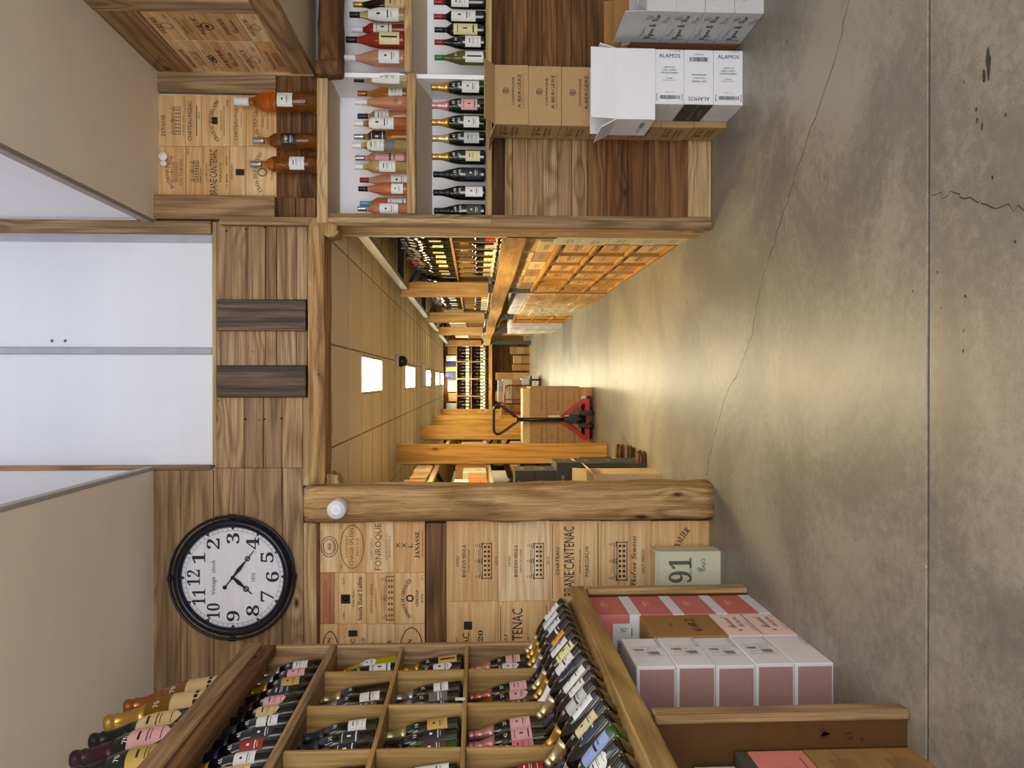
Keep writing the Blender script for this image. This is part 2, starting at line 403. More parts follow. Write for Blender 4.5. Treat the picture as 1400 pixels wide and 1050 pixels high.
def slab_y(px): return PZ(px, 521).y
floor = empty('floor', kind='structure')
joints = [-3.2, slab_y(1268), slab_y(851), slab_y(811), slab_y(770), FAR+.3]
for a, b_ in zip(joints, joints[1:]):
    g = .0095 if b_ < 5 else .004
    board('floor_slab', -3.0, 4.2, a+g, b_-g, -.12, 0, CONC, floor, bevel=.002)
board('floor_bed', -3.0, 4.2, -3.2, FAR+.3, -.2, -.09, plain('#0c0b0a', .95), floor, bevel=0)
def crack(pts, wd, seed):
    wd = wd*1.6
    rr = random.Random(seed); P3 = []
    for (a, b2) in zip(pts, pts[1:]):
        p, q = PZ(*a), PZ(*b2); n = 7
        for i in range(n): P3.append(p.lerp(q, i/n)+Vector((rr.uniform(-.012, .012), rr.uniform(-.012, .012), 0)))
    P3.append(PZ(*pts[-1])); vs = []
    for i, p in enumerate(P3):
        t = (P3[min(i+1, len(P3)-1)]-P3[max(i-1, 0)]).normalized(); s = Vector((-t.y, t.x, 0))*wd*rr.uniform(.4, 1.3)
        vs += [p+s+Vector((0, 0, .0006)), p-s+Vector((0, 0, .0006))]
    obj('crack', MB().add(vs, [(2*i, 2*i+1, 2*i+3, 2*i+2) for i in range(len(P3)-1)]), plain('#37342e', .9), floor)
crack([(1166, -20), (1138, 95), (1088, 233), (1059, 333), (1040, 390), (1028, 457), (1014, 500), (990, 548), (973, 610), (965, 650)], .0016, 1)
crack([(850, 597), (862, 610), (876, 622), (888, 640)], .0022, 2)
crack([(1275, 264), (1310, 268), (1345, 280), (1400, 288)], .0010, 3)
rr = random.Random(5)
pit = plain('#33312c', .9)
pits = [(1352, 85, 1.6, 5), (1345, 105, 1.1, 3), (1335, 150, .7, 1), (1336, 165, .8, 1.4), (1343, 173, .6, 1.5), (1375, 157, .6, .8), (1318, 112, .5, .7), (1357, 243, .8, .6),
        (1320, 405, .7, .7), (1282, 372, .5, .6), (1388, 330, .6, .7), (1317, 480, .8, .8), (1248, 398, .4, .9), (1318, 452, .5, .6), (1287, 421, .4, .5), (1076, 57, .7, 1.3), (1127, 242, .5, 1.4)]
for px, py, a, b2 in pits:
    c = PZ(px, py); vs = [c+Vector((math.cos(2*PI*i/9)*.009*b2*rr.uniform(.5, 1.2), math.sin(2*PI*i/9)*.007*a*rr.uniform(.5, 1.2), .0007)) for i in range(9)]
    obj('floor_pit', MB().add(vs, [tuple(range(9))]), pit, floor)

# ---- shop ceiling: two low strips and the tall light well between them
cl = empty('ceiling', kind='structure')
XWL, XWR = PY(213, 643, WP).x, PY(207, 300, WP).x
XRW = PY(200, 100, W+.15).x          # face of the panelled bulkhead on the right
NB = W+.36                           # back of the niches
board('ceiling_panel', -3.0, XWL, -3, WP+.02, ZC, ZC+.1, PAINT, cl, bevel=0)
board('ceiling_panel', XWR, 4.0, -3, W+.17, ZC, ZC+.1, PAINT, cl, bevel=0)
board('ceiling_panel', XWL, XWR, -3, 1.7, ZC, ZC+.1, PAINT, cl, bevel=0)
for xa, xb in ((XWL-.03, XWL), (XWR, XWR+.03)):
    board('well_side', xa, xb, 1.7, WP, ZC+.05, 6.2, PAINTW, cl, bevel=0)
board('well_side', XWL, XWR, 1.67, 1.7, ZC+.05, 6.2, PAINTW, cl, bevel=0)
board('well_edging', XWL, XWL+.022, 1.7, WP, ZC-.004, ZC+.045, plain('#a59e99', .6), cl)
board('well_edging', XWR-.022, XWR, 1.7, WP, ZC-.004, ZC+.045, plain('#8f867c', .6), cl)

# ---- boarded wall above the passage
wb = empty('wall_back', kind='structure')
PT = .028
def planks_h(xs, y0, y1, mat, Y=None, parent=None, jit=.004, name='plank', inset=0):
    """horizontal planks between photo columns xs, from photo row y0 to y1"""
    Y = Y or WP
    for i in range(len(xs)-1):
        X0, X1, Z0, Z1 = rect(xs[i], y0, xs[i+1], y1, Y)
        d = R.uniform(-jit, jit)
        board(name, X0+.0008, X1-.0008, Y+d, Y+PT, Z0+.0012, Z1-.0012, mat['x'] if isinstance(mat, dict) else mat, parent or wb)
def pl(x0, y0, x1, y1, mat, Y=None, parent=None, name='plank', t=PT, d=0):
    Y = (Y or WP)-d; X0, X1, Z0, Z1 = rect(x0, y0, x1, y1, Y)
    return board(name, X0+.0008, X1-.0008, Y, Y+t, Z0+.001, Z1-.001, mat, parent or wb)
planks_h([207, 247, 292], 643, 965, OLDW)
planks_h([292, 334.5, 386, 415], 640, 965, OLDW)
planks_h([296, 334, 360, 386, 414], 543, 640, OLDW)
planks_h([296, 337, 363, 378, 405, 420], 452, 500, OLDW)
planks_h([296, 337, 363, 378, 405, 420], 303, 410, OLDW)
pl(414, 543, 423, 664, OLDL)
planks_h([380, 404, 418, 432], 270, 303, OLDD)
for ya, yb in ((410, 452), (500, 543)):
    pl(296, ya, 418, yb, BLACKW, d=.035, t=.06, name='dark_board')
# white sliding panels high in the well, their timber surround
X0, X1, Z0, Z1 = rect(0, 318, 290, 637, WP+.04)
Xm0, Xm1 = PY(150, 484, WP+.04).x, PY(150, 475, WP+.04).x
ZT = 6.2
w1 = empty('window_1', kind='structure')
board('white_panel', X0, Xm0, WP+.05, WP+.07, Z0, ZT, PANELW, w1)
board('white_panel', Xm1, X1, WP+.05, WP+.07, Z0, ZT, PANELW, w1)
board('frame', Xm0, Xm1, WP+.035, WP+.06, Z0, ZT, plain('#9b9da4', .5), w1)
board('frame', X1-.055, X1, WP+.045, WP+.06, Z0, ZT, plain('#a3a4aa', .5), w1)
for py in (465, 467):
    pass
for zx, zy in ((71, 466), (89, 466)):
    c = PY(zx, zy, WP+.05); obj('finger_hole', MB().lathe([(.009, 0), (.006, .003), (0, .0031)], 14, mat=Matrix.Rotation(PI/2, 4, 'X')), plain('#5c5c62', .5), w1, c)
pl(290, 303, 296, 640, OLDL['x'], w1 and WP-.0, name='ledge', t=.09, parent=w1)
XA, XB = PY(150, 643, WP).x, PY(150, 637, WP).x
board('side_strip', XA, XB, WP-.005, WP+.08, Z0-.01, ZT, OLDW['z'], w1)
XA, XB = PY(150, 318, WP).x, PY(150, 301, WP).x
board('side_strip', XA, XB, WP-.01, WP+.08, Z0-.01, ZT, OLDW['z'], w1)

# ---- timber passage frame: lintel, round cornered post, jamb
d1 = empty('door_1', kind='structure')
X0, X1, Z0, Z1 = rect(421, 300, 446, 662, W)
lint = hewn('lintel', X0, X1, W-.02, W+.20, PY(445, 500, W).z, PY(421, 500, W).z, BEAM['x'], d1, amp=.008, rnd=.02, seed=3)
XPL, XPR = PY(700, 715, W-.06).x, PY(700, 663, W-.06).x
hewn('post', XPL, XPR, W-.06, W+.17, .0, PY(415, 690, W-.06).z, BEAM['z'], d1, amp=.010, rnd=.10, seed=9)
ZL = PY(445, 500, W).z
hewn('corbel', PY(460, 668, W).x, PY(460, 648, W).x, W+.02, W+.16, ZL-.075, ZL+.01, BEAM['x'], d1, amp=.012, rnd=.2, seed=4, step=.02)
hewn('corbel', PY(460, 326, W).x, PY(460, 306, W).x, W-.03, W+.12, ZL-.075, ZL+.015, BEAM['x'], d1, amp=.012, rnd=.2, seed=5, step=.02)
XJ = PY(700, 308, W).x               # the passage side of the shelf unit
board('jamb', XJ-.004, XJ+.03, W+.0, W+.34, 0, PY(312, 310, W).z, OLDL['z'], d1)
board('jamb', XJ-.012, XJ+.034, W-.006, W+.05, 0, PY(300, 310, W).z, OLDW['z'], d1)

# ---- crate lid panel to the left of the post
XLW = -3.0
board('wall_core', XLW, XPL+.02, WP+.026, WP+.10, 0, ZC+.0, MDF, wb, bevel=0)
board('wall_core', XPR-.03, XJ+.03, WP+.026, WP+.10, PY(449, 500, W).z+.03, PY(292, 500, WP).z, MDF, wb, bevel=0)
pl(415, 715, 433, 965, OLDL, d=.03, t=.06)
pl(433, 715, 437.5, 965, OLDD['x'], d=0)
pl(582, 715, 610, 965, OLDD['x'], d=.01)
GR = '+'
def lid(x0, y0, x1, y1, items=None, mat=None, Y=None, parent=None, ink=None, tone=None):
    """crate lid: fills a photo rectangle; print given in lid units (width 1 x height h/w)"""
    Y = Y or WP; X0, X1, Z0, Z1 = rect(x0, y0, x1, y1, Y); wd, ht = X1-X0, Z1-Z0
    o = board('crate_lid', X0+.0008, X1-.0008, Y+R.uniform(-.002, .003), Y+.012, Z0+.0008, Z1-.0008, mat or LID['x'], parent or wb, bevel=.0012)
    if items:
        sc = []
        for it in items:
            if it[0] == 't': sc.append(('t', it[1], it[2]*wd, it[3]*ht, it[4]*wd if it[4] else 0, it[5]*ht if it[5] else 0)+((it[6]*wd,) if len(it) > 6 else ()))
            elif it[0] == 'o': sc.append(('o', it[1]*wd, it[2]*ht, it[3]*wd, it[4]*ht, it[5]*wd))
            elif it[0] == 'r': sc.append(('r', it[1]*wd, it[2]*ht, it[3]*wd, it[4]*ht))
            elif it[0] == 'c': sc.append(('c', it[1]*wd, it[2]*ht, it[3]*wd, it[4]*ht))
        stamp(sc, '-y', (0, -(o.dimensions.y/2 if o.dimensions.y else .006)-.0022, 0), o, ink or INK)
    return o
S = serif
lid(437.5, 712, 463, 783, [('o', 0, 0, .20, .46, .012), ('o', 0, 0, .15, .34, .010), ('t', S('2020'), 0, 0, .12, .16), ('t', 'CERTIFIÉ', .0, -.25, .22, .10, -.2), ('t', 'Century de la Villa Millésimée', 0, .42, .62, .07)])
lid(463, 712, 500, 783, [('o', 0, 0, .42, .45, .014), ('t', 'CHÂTEAU', 0, .22, .42, .10), ('t', 'CHASSE·SPLEEN', 0, .02, .72, .14), ('t', 'MOULIS', 0, -.20, .34, .09), ('t', 'CRU', -.38, .40, .10, .08), ('t', '2012', .40, .42, .1, .07)], ink=INK2)
lid(500, 712, 538, 783, [('t', 'CHATEAU', -.05, .30, .40, .10), ('t', 'FONROQUE', 0, .03, .90, .26), ('t', 'SAINT-ÉMILION GRAND CRU', 0, -.24, .5, .06), ('t', 'MIS EN BOUTEILLE', 0, -.36, .42, .06)], ink=INK2)
lid(538, 712, 581, 783, [('t', 'X X L', 0, 0, 0, .001), ('t', 'X', .03, .36, .10, .14), ('t', 'X', .03, .16, .10, .14), ('t', 'L', .03, -.04, .08, .13), ('t', S('JANASSE'), .04, -.26, .52, .17), ('t', 'CHATEAUNEUF DU PAPE', .04, -.42, .5, .05)][1:])
lid(437.5, 783, 457, 853, [('t', 'DOMAINE DE LA CÔTE', 0, .1, .7, .2), ('r', -.3, -.2, .2, -.16)], mat=wood('reddish_crate_pine', '#7d4f34', '#a8704c', '#bd8660', 'x', ring=8, knots=False, var=.05), ink=INKR)
lid(457, 783, 463, 853)
lid(463, 783, 501, 853, [('r', -.10, .08, .08, .42), ('o', 0, .25, .05, .1, .02), ('t', 'CHATEAU', 0, -.04, .34, .09), ('t', S('Smith Haut Lafitte'), 0, -.27, .86, .15), ('t', '12 Btles', -.34, .32, .14, .07), ('t', '2019', .34, .32, .14, .07)])
lid(501, 783, 540, 853, [('t', S('CHATEAU LAROQUE'), 0, .32, .58, .12), ('t', 'SAINT-ÉMILION GRAND CRU', 0, .17, .36, .05), ('c', 0, -.22, .9, .50)], ink=INK2)
lid(540, 783, 581, 853, [('t', S('DOMAINE DE CHEVALIER'), 0, .24, .82, .13, .55), ('o', 0, 0, .07, .13, .03), ('t', S('LÉOGNAN'), 0, -.22, .32, .11), ('t', S('BLANC'), 0, -.40, .18, .07), ('t', '2014', .4, -.40, .1, .06)])
lid(437.5, 853, 463, 960, [('o', .05, -.05, .36, .5, .012), ('t', S('SPLEEN'), .12, 0, .42, .18)])
lid(463, 853, 502, 960, [('t', 'FIGEAC', .16, 0, .30, .18), ('r', .02, -.22, .06, .22), ('t', S('2012'), .22, -.36, .2, .12), ('r', .34, -.16, .42, .16)])
lid(502, 853, 540, 960, [('t', '2014', .2, .32, .14, .1), ('t', S('Lucia'), .12, -.26, .34, .22), ('t', 'FRANCE', .12, -.44, .3, .07)], ink=INK2)
lid(540, 853, 581, 960, [('o', .1, -.05, .36, .42, .012), ('t', S('SPLEEN'), .14, 0, .34, .15), ('t', '2015', .2, .44, .1, .07)])
rz = [('t', 'CHATEAU', .0, .28, .14, .05), ('t', S('RAUZAN·SÉGLA'), 0, .17, .40, .09), ('t', 'GRAND CRU CLASSÉ', 0, .07, .28, .035), ('c', 0, -.20, .46, .36), ('t', '2015', 0, -.46, .1, .05)]
lid(610, 712, 681, 822, rz)
lid(681, 712, 752, 822, rz)
lid(610, 822, 681, 960, [('t', 'FIGEAC', .04, .12, .30, .13), ('t', S('2020'), .1, -.16, .22, .09), ('r', .22, .0, .30, .16), ('r', -.30, .0, -.22, .16), ('t', 'CHATEAU', .04, .3, .2, .05)])
br = [('t', S('CHÂTEAU', False), 0, .36, .34, .08), ('t', 'BRANE·CANTENAC', 0, .13, .86, .20), ('t', 'GRAND CRU CLASSÉ', 0, -.08, .3, .04), ('t', 'MARGAUX', 0, -.22, .38, .07), ('r', -.46, -.44, .46, -.43), ('r', -.46, .45, .46, .46)]
lid(752, 712, 822, 822, br)
lid(681, 822, 752, 960, br)
lid(822, 712, 890, 822, [('c', 0, .18, .5, .4), ('t', script('Chateau Lamarre'), 0, -.14, .62, .12), ('t', 'HAUT MEDOC', 0, -.34, .3, .06)])
lid(890, 712, 970, 822, [('t', S('DOMAINE DE CHEVALIER'), 0, .1, .9, .11, .55)])
lid(752, 822, 822, 960); lid(822, 822, 970, 960)

# ---- panelled upper wall on the right (above the niches)
WR = W+.13
wr = empty('wall_right', kind='structure')
XR1 = XRW
board('wall_core', XJ, XR1+.02, WR+.026, WR+.1, PY(440, 200, W).z, ZC, PAINT, wr, bevel=0)
board('plank', PY(300, 303, WR).x, PY(300, 271, WR).x, WR-.075, WR+.02, PY(380, 285, WR).z, ZC, OLDW['z'], wr)
board('plank', PY(300, 128, WR).x, XR1, WR-.02, WR+.02, PY(378, 115, WR).z, ZC, OLDW['z'], wr)
pl(203, 271, 213, 200, OLDD['x'], Y=WR, parent=wr); pl(203, 200, 213, 128, OLDD['x'], Y=WR, parent=wr)
X0, X1, _, _ = rect(300, 128, 400, 271, WR)
zb = [PY(x, 200, WR).z for x in (378, 392, 412, 433)]
for i in range(3): board('plank', X0, XR1, WR-.004*i, WR+.02, zb[i+1]+.001, zb[i]-.001, OLDD['x'], wr)
def rlid(*a, **k): return lid(*a, Y=WR, parent=wr, **k)
rlid(213, 130, 253, 200, [('t', 'DOMAINE', -.1, .40, .2, .05), ('t', S('JANASSE'), -.1, .24, .42, .16), ('c', 0, -.14, .56, .42), ('t', '12 BLLES · 2014', -.1, -.44, .4, .05)], ink=INK2)
rlid(253, 130, 275, 200, [('t', 'CHATEAU·FIGEAC', 0, .2, .78, .26), ('r', -.3, -.25, .3, -.2), ('t', '2012', .1, -.36, .14, .12)])
rlid(275, 130, 314, 200, [('t', S('CHATEAU MAGDELAINE'), 0, .16, .86, .14, .62), ('r', -.07, -.08, .07, .12), ('t', 'SAINT-ÉMILION', 0, -.20, .4, .06), ('t', 'PREMIER GRAND CRU CLASSÉ', 0, -.30, .58, .05), ('t', '2008', .34, -.42, .14, .07)])
rlid(314, 130, 336, 200, [('t', 'CHATEAU·FIGEAC', 0, .12, .76, .24), ('t', 'ST ÉMILION', 0, -.2, .3, .1)], ink=INK2)
rlid(336, 130, 378, 200, [('t', S('CLOS DES GRIVES'), 0, .2, .8, .13, .7), ('t', 'POMEROL', 0, -.06, .26, .06), ('t', 'PREMIER VIN', 0, -.22, .34, .05)], ink=INK2)
rlid(213, 200, 254, 271, [('t', S('RAYMOND LAFON'), 0, .12, .66, .12, .5), ('c', 0, -.08, .4, .30), ('t', S('SAUTERNES'), 0, -.34, .5, .10)], ink=INKR)
rlid(254, 200, 276, 271, [('c', .02, .0, .42, .62), ('t', '2012', .40, .36, .12, .14), ('t', 'MÉDOC', -.05, -.40, .3, .12)])
rlid(276, 200, 314, 271, [('t', S('CHÂTEAU', False), 0, .34, .36, .08), ('t', 'BRANE·CANTENAC', 0, .08, .88, .26), ('t', 'MARGAUX', 0, -.18, .38, .08), ('t', '12 Blles      2015', 0, -.40, .6, .07)])
rlid(314, 200, 336, 271, [('r', -.06, -.42, .06, .12), ('o', 0, -.15, .03, .1, .01), ('t', 'CHATEAU', 0, .36, .3, .14)])
rlid(336, 200, 378, 271, [('t', S('CLOS DES GRIVES'), 0, .2, .8, .13, .7), ('o', 0, -.04, .08, .16, .02), ('t', 'POMEROL', 0, -.36, .3, .06)], ink=INK2)

# bulkhead: side face carries crate lids between old planks
ZB0 = PY(430, 90, W+.13).z
bk = empty('wall_overhang', kind='structure')
board('wall_core', XR1+.03, XR1+.9, .2, WR+.03, ZB0, ZC, TAN, bk, bevel=0)
def ys(py): return PX(300, py, XR1).y
board('plank', XR1-.012, XR1+.03, ys(102), WR-.021, ZB0, ZC, OLDL['z'], bk)          # corner upright
board('plank', XR1-.006, XR1+.03, ys(15), ys(103), ZC-.20, ZC-.002, OLDW['y'], bk)
board('plank', XR1-.006, XR1+.03, .4, ys(-2), ZC-.20, ZC-.002, OLDW['y'], bk)
board('plank', XR1-.012, XR1+.03, ys(-2), ys(15), ZB0+.12, ZC-.002, OLDW['z'], bk)
board('plank', XR1-.006, XR1+.03, .4, ys(103), ZB0, ZB0+.125, OLDW['y'], bk)
zz = [ZC-.20]
for h in (.135, .07, .13, .135, .11, .09, .06): zz.append(zz[-1]-h*.97)
zz[-1] = ZB0+.125
names = ['DOMAINE', 'CHÂTEAU', 'TERTRE', 'MARGAUX', 'PAUILLAC', 'POMEROL', 'GRAND CRU']
for c, (ya, yb) in enumerate(((ys(103), ys(57)), (ys(57), ys(15)), (ys(-2), ys(-60)))):
    for i in range(len(zz)-1):
        hh = zz[i]-zz[i+1]
        o = board('crate_lid', XR1+.002+R.uniform(0, .004), XR1+.03, min(ya, yb)+.001, max(ya, yb)-.001, zz[i+1]+.001, zz[i]-.001, LID['y'], bk, bevel=.0012)
        k = (i+c*3) % 4; wy = abs(ya-yb)
        its = [('t', serif(names[(i+c*2) % 7]), 0, hh*.22, wy*.55, hh*.2)]
        its += [[('c', 0, -hh*.15, wy*.42, hh*.42)], [('o', 0, -hh*.12, wy*.12, hh*.24, .006), ('r', -wy*.04, -hh*.2, wy*.04, -hh*.05)], [('t', script('Chateau'), 0, -hh*.12, wy*.4, hh*.25)], [('o', 0, -hh*.1, wy*.1, hh*.22, .004), ('t', '2015', wy*.3, -hh*.3, wy*.12, hh*.12)]][k]
        stamp(its, '-x', (-.0165, 0, 0), o, INK2 if k != 1 else INK)

# ---- shelf unit with white niches under the panelled wall
su = empty('built_in_shelf', (XJ, W, 0), label='old timber shelf unit with two white lined niches holding rosé, champagne and red wine', cat='shelf')
def sb(name, x0, x1, y0, y1, z0, z1, mat, bev=.003): return board(name, x0-XJ, x1-XJ, y0-W, y1-W, z0, z1, mat, su, bev)
XM0, XM1 = PY(560, 104, W).x, PY(560, 98, W).x
XE = XM1+.95
zt0, zt1 = PY(449, 200, W).z, PY(434, 200, W).z
zu0, zu1 = PY(568.5, 200, W).z, PY(557, 200, W).z
zv0, zv1 = PY(563, 50, W).z, PY(553.5, 50, W).z
zl0, zl1 = PY(672.5, 200, W).z, PY(664.5, 200, W).z
hewn_o = []
sb('top_board', XJ+.0, XM1, W-.02, NB, zt0, zt1, OLDL['x'], .004)
def hw(name, *a, **k):
    o = hewn(name, *a, parent=su, **k); o.location = o.location-Vector((XJ, W, 0)); return o
hw('beam', XM1+.0, XE, W-.06, W+.16, PY(464, 40, W-.05).z, PY(434, 40, W-.05).z, OLDD['x'], amp=.014, rnd=.06, seed=12)
hw('beam_end', XM0-.03, XM1+.03, W-.10, W+.02, PY(470, 104, W).z, PY(434, 104, W).z, OLDD['x'], amp=.012, rnd=.15, seed=13, step=.02)
sb('side_post', PY(600, 306, W).x, PY(600, 299, W).x, W-.012, W+.05, zl0, zt1, OLDL['z'], .004)
sb('side_post', XJ+.03, XJ+.06, W+.0, NB, 0, zt1, OLDW['z'], .004)
sb('back_panel', XJ, XE, NB, NB+.02, zl0-.1, zt1+.2, NICHE, 0)
sb('divider', XM0, XM1, W+.03, NB, zl1, zt0, NICHE, .001)
sb('side_lining', XE-.02, XE, W+.03, NB, zl0, zt0+.2, NICHE, 0)
hw('shelf_edge', XJ+.06, XM1-.012, W-.02, W+.03, zu0, zu1, OLDL['x'], amp=.005, rnd=.03, seed=21)
hw('shelf_edge', XM1-.008, XE, W-.02, W+.03, zv0, zv1, OLDL['x'], amp=.005, rnd=.03, seed=22)
hw('shelf_edge', XJ+.05, XM1-.006, W-.03, W+.03, zl0, zl1, OLDL['x'], amp=.005, rnd=.03, seed=23)
hw('shelf_edge', XM1-.002, XE, W-.03, W+.03, zl0, zl1, OLDL['x'], amp=.005, rnd=.03, seed=24)
sb('shelf_board', XJ+.06, XE, W+.03, NB, zu1-.02, zu1-.001, NICHE, 0)
sb('shelf_board', XJ+.06, XE, W+.03, NB, zl0+.01, zl1-.001, NICHE, 0)
su2 = MB()
zz1 = PY(591, 200, NB).z
su2.prism([(W+.03-W, zu1-.022), (NB-W, zu1-.022), (NB-W, zz1), (W+.03-W, zu0+.004)], 'x', .06, XM0-XJ)
su2.prism([(W+.03-W, zu1-.022), (NB-W, zu1-.022), (NB-W, zz1+.03), (W+.03-W, zv0+.004)], 'x', XM1-XJ, XE-XJ)
obj('sloping_soffit', su2, TAN, su)
su3 = MB().prism([(.03, zt0+.02), (NB-W, zt0+.02), (NB-W, PY(465, 200, NB).z), (.03, zt0)], 'x', .06, XM0-XJ)
obj('top_soffit', su3, TAN, su)
# boarded front below the niches
fr = empty('wall_base', kind='structure')
xs = [690, 700.7, 722, 742.4, 762.4, 782, 803, 830, 858.7, 886.7, 915.3, 940.4, 974.5]
XJ2 = PY(800, 190, W).x
mats = [OLDW, OLDW, OLDW, OLDW, OLDW, OLDW, OLDD, OLDD, OLDD, OLDD, OLDD, OLDL]
for i in range(len(xs)-1):
    _, _, Z0, Z1 = rect(xs[i], 190, xs[i+1], 305, W)
    Z0 = max(Z0, .001)
    board('plank', XJ+.03, XJ2+.1, W+R.uniform(0, .006), W+.03, Z0+.001, Z1-.001, mats[i]['x'], fr)
    board('plank', XJ2+.101, XE+.1, W+.03+R.uniform(0, .006), W+.06, Z0+.001, Z1-.001, OLDD['x'], fr)
board('plank', XJ+.06, XE+.1, W+.12, W+.15, PY(701, 250, W).z-.02, zl0-.002, OLDD['x'], fr)
board('wall_core', XJ+.03, 4.0, W+.16, NB, 0, PY(690, 250, W).z, MDF, fr, bevel=0)
board('wall_core', XE, 4.0, W+.03, NB+.05, 0, ZC, PAINT, fr, bevel=0)
board('wall_core', XJ+.03, XE, NB+.02, NB+.06, 0, ZC, PAINT, fr, bevel=0)

# ---- shop side walls (out of view) and stock room shell
wl = empty('wall_left', kind='structure')
board('wall_panel', -3.05, -3.0, -3, W+.1, 0, ZC+.1, PAINT, wl, bevel=0)
board('wall_panel', -2.35, -2.3, W+.15, FAR, 0, BZ+.1, PAINT, wl, bevel=0)
wr2 = empty('wall_far_right', kind='structure')
board('wall_panel', 4.0, 4.05, -3, W+.2, 0, ZC+.1, PAINT, wr2, bevel=0)
board('wall_panel', 2.6, 2.65, NB+.06, FAR, 0, BZ+.1, PAINT, wr2, bevel=0)
we = empty('wall_end', kind='structure')
board('wall_panel', -2.35, 2.65, FAR, FAR+.05, 0, BZ+.1, KRAFT2, we, bevel=0)
c2 = empty('ceiling_stock_room', kind='structure')
dz = BZ-EYE
lights = [(494, 521), (554.4, 566.3), (581, 588), (595.6, 600), (602.2, 606)]
LY = []
for a, b2 in lights: LY.append((PY(a, 510, 1), 0) and ((dz/(PY(a, 510, 1).z-EYE)), (dz/(PY(b2, 510, 1).z-EYE))))
PITCH = (LY[0][1]-LY[0][0])/2
y0 = LY[0][0]
while y0-PITCH > W+.2: y0 -= PITCH
row = 0; Yk = y0-PITCH
XA_, XB_ = .02-.06*0, 0
cols = [-2.3, -1.64, -1.02, -.40, .22, .84, 1.46, 2.08, 2.6]
lit = [(-.09, .19)]
while Yk < FAR:
    for a, b2 in zip(cols, cols[1:]):
        segs = [(a, b2)]
        if a == -.40 and any(l0-.05 < Yk+PITCH/2 < l1+.05 for l0, l1 in LY): segs = [(-.40, -.095), (.195, .22)]
        for s0, s1 in segs:
            board('ceiling_tile', s0+.007, s1-.007, max(Yk, W+.2)+.009, min(Yk+PITCH, FAR)-.009, BZ, BZ+.02, CEILT, c2, bevel=0)
    if Yk > W+.3: board('tile_bar', -2.3, 2.6, Yk-.004, Yk+.004, BZ-.005, BZ-.0005, plain('#b8aa8b', .7), c2, bevel=0)
    Yk += PITCH
board('tile_grid', -2.3, 2.6, W+.18, FAR, BZ+.004, BZ+.03, CEILG, c2, bevel=0)
LAMPS = [plain('#ffe2a6', .5, emit=72)]+[plain('#fff3cc', .5, emit=56)]*4
nm = ['nearest the timber lintel', 'second from the timber lintel', 'third from the lintel', 'fourth from the lintel', 'last before the end shelves']
for i, (l0, l1) in enumerate(LY):
    t = empty('ceiling_light', (.05, (l0+l1)/2, BZ), label='long lit ceiling panel, '+nm[i], cat='light', group='lit ceiling panels in the stock room')
    h = (l1-l0)/2
    obj('diffuser', MB().box(-.13, .13, -h, -.01, -.003, .012).box(-.13, .13, .01, h, -.003, .012), LAMPS[i], t)
    obj('frame', MB().box(-.145, -.13, -h-.015, h+.015, -.008, .012).box(.13, .145, -h-.015, h+.015, -.008, .012).box(-.13, .13, -h-.015, -h, -.008, .012).box(-.13, .13, h, h+.015, -.008, .012).box(-.13, .13, -.01, .01, -.008, .012), plain('#d9d4c6', .5), t)

for px, py, r_, Y in ((304, 306, .006, WP), (310, 316, .008, WP), (336, 314, .006, WP), (362, 311, .007, WP), (378, 367, .004, WP), (405, 366, .004, WP), (379, 386, .004, WP), (336, 573, .008, WP), (355, 574, .005, WP), (362, 573, .007, WP), (385, 572, .008, WP),
                      (293, 637, .009, WP), (299, 548, .005, WP), (346, 481, .004, WP), (296, 706, .005, WP), (252, 698, .003, WP), (436, 512, .006, W-.02), (418, 315, .004, WP)):
    q = PY(px, py, Y)
    obj('nail_hole', MB().lathe([(r_*.7, 0), (r_*.7, .004), (0, .0045)], 9, mat=Matrix.Rotation(PI/2, 4, 'X')), plain('#120c08', .9), wb if Y == WP else d1, (q.x, Y-(.0035 if Y == WP else .004), q.z), (0, 0, 0))

# ================================================================== BOTTLES
PROF = {
 'champagne': [(0, .004), (.036, 0), (.0435, .006), (.044, .012), (.044, .150), (.0425, .172), (.038, .195), (.031, .220), (.024, .243), (.0185, .268), (.0160, .290), (.0155, .318), (0, .318)],
 'bordeaux': [(0, .004), (.032, 0), (.0370, .005), (.0375, .010), (.0375, .188), (.0355, .202), (.028, .215), (.019, .226), (.0150, .238), (.0142, .298), (0, .298)],
 'burgundy': [(0, .004), (.036, 0), (.0405, .005), (.041, .012), (.041, .128), (.039, .150), (.034, .172), (.026, .200), (.0195, .222), (.0155, .245), (.0145, .296), (0, .296)],
 'slender': [(0, .004), (.032, 0), (.0365, .006), (.0365, .130), (.0365, .186), (.0345, .203), (.027, .218), (.0180, .231), (.0150, .246), (.0145, .300), (0, .300)],
 'tapered': [(0, .004), (.034, 0), (.0405, .006), (.040, .060), (.036, .120), (.030, .170), (.022, .210), (.0165, .240), (.0145, .260), (.0145, .300), (0, .300)],
}
FOIL = {
 'champagne': [(.0322, .216), (.0262, .238), (.0200, .265), (.0176, .286), (.0196, .289), (.0200, .294), (.0178, .297), (.0178, .306), (.0200, .312), (.0188, .320), (.010, .3235), (0, .324)],
 'bordeaux': [(.0158, .242), (.0153, .260), (.0153, .300), (.0150, .303), (0, .3035)],
 'burgundy': [(.0166, .246), (.0155, .262), (.0155, .298), (.0150, .301), (0, .3015)],
 'slender': [(.0160, .252), (.0155, .262), (.0155, .302), (.0150, .305), (0, .3055)],
 'tapered': [(.0155, .258), (.0153, .265), (.0153, .302), (.0150, .305), (0, .3055)],
}
_bm = {}
def prof_r(kind, z):
    p = PROF[kind]
    for (r0, z0), (r1, z1) in zip(p[1:], p[2:]):
        if z0 <= z <= z1 and z1 > z0: return r0+(r1-r0)*(z-z0)/(z1-z0)
    return p[4][0]
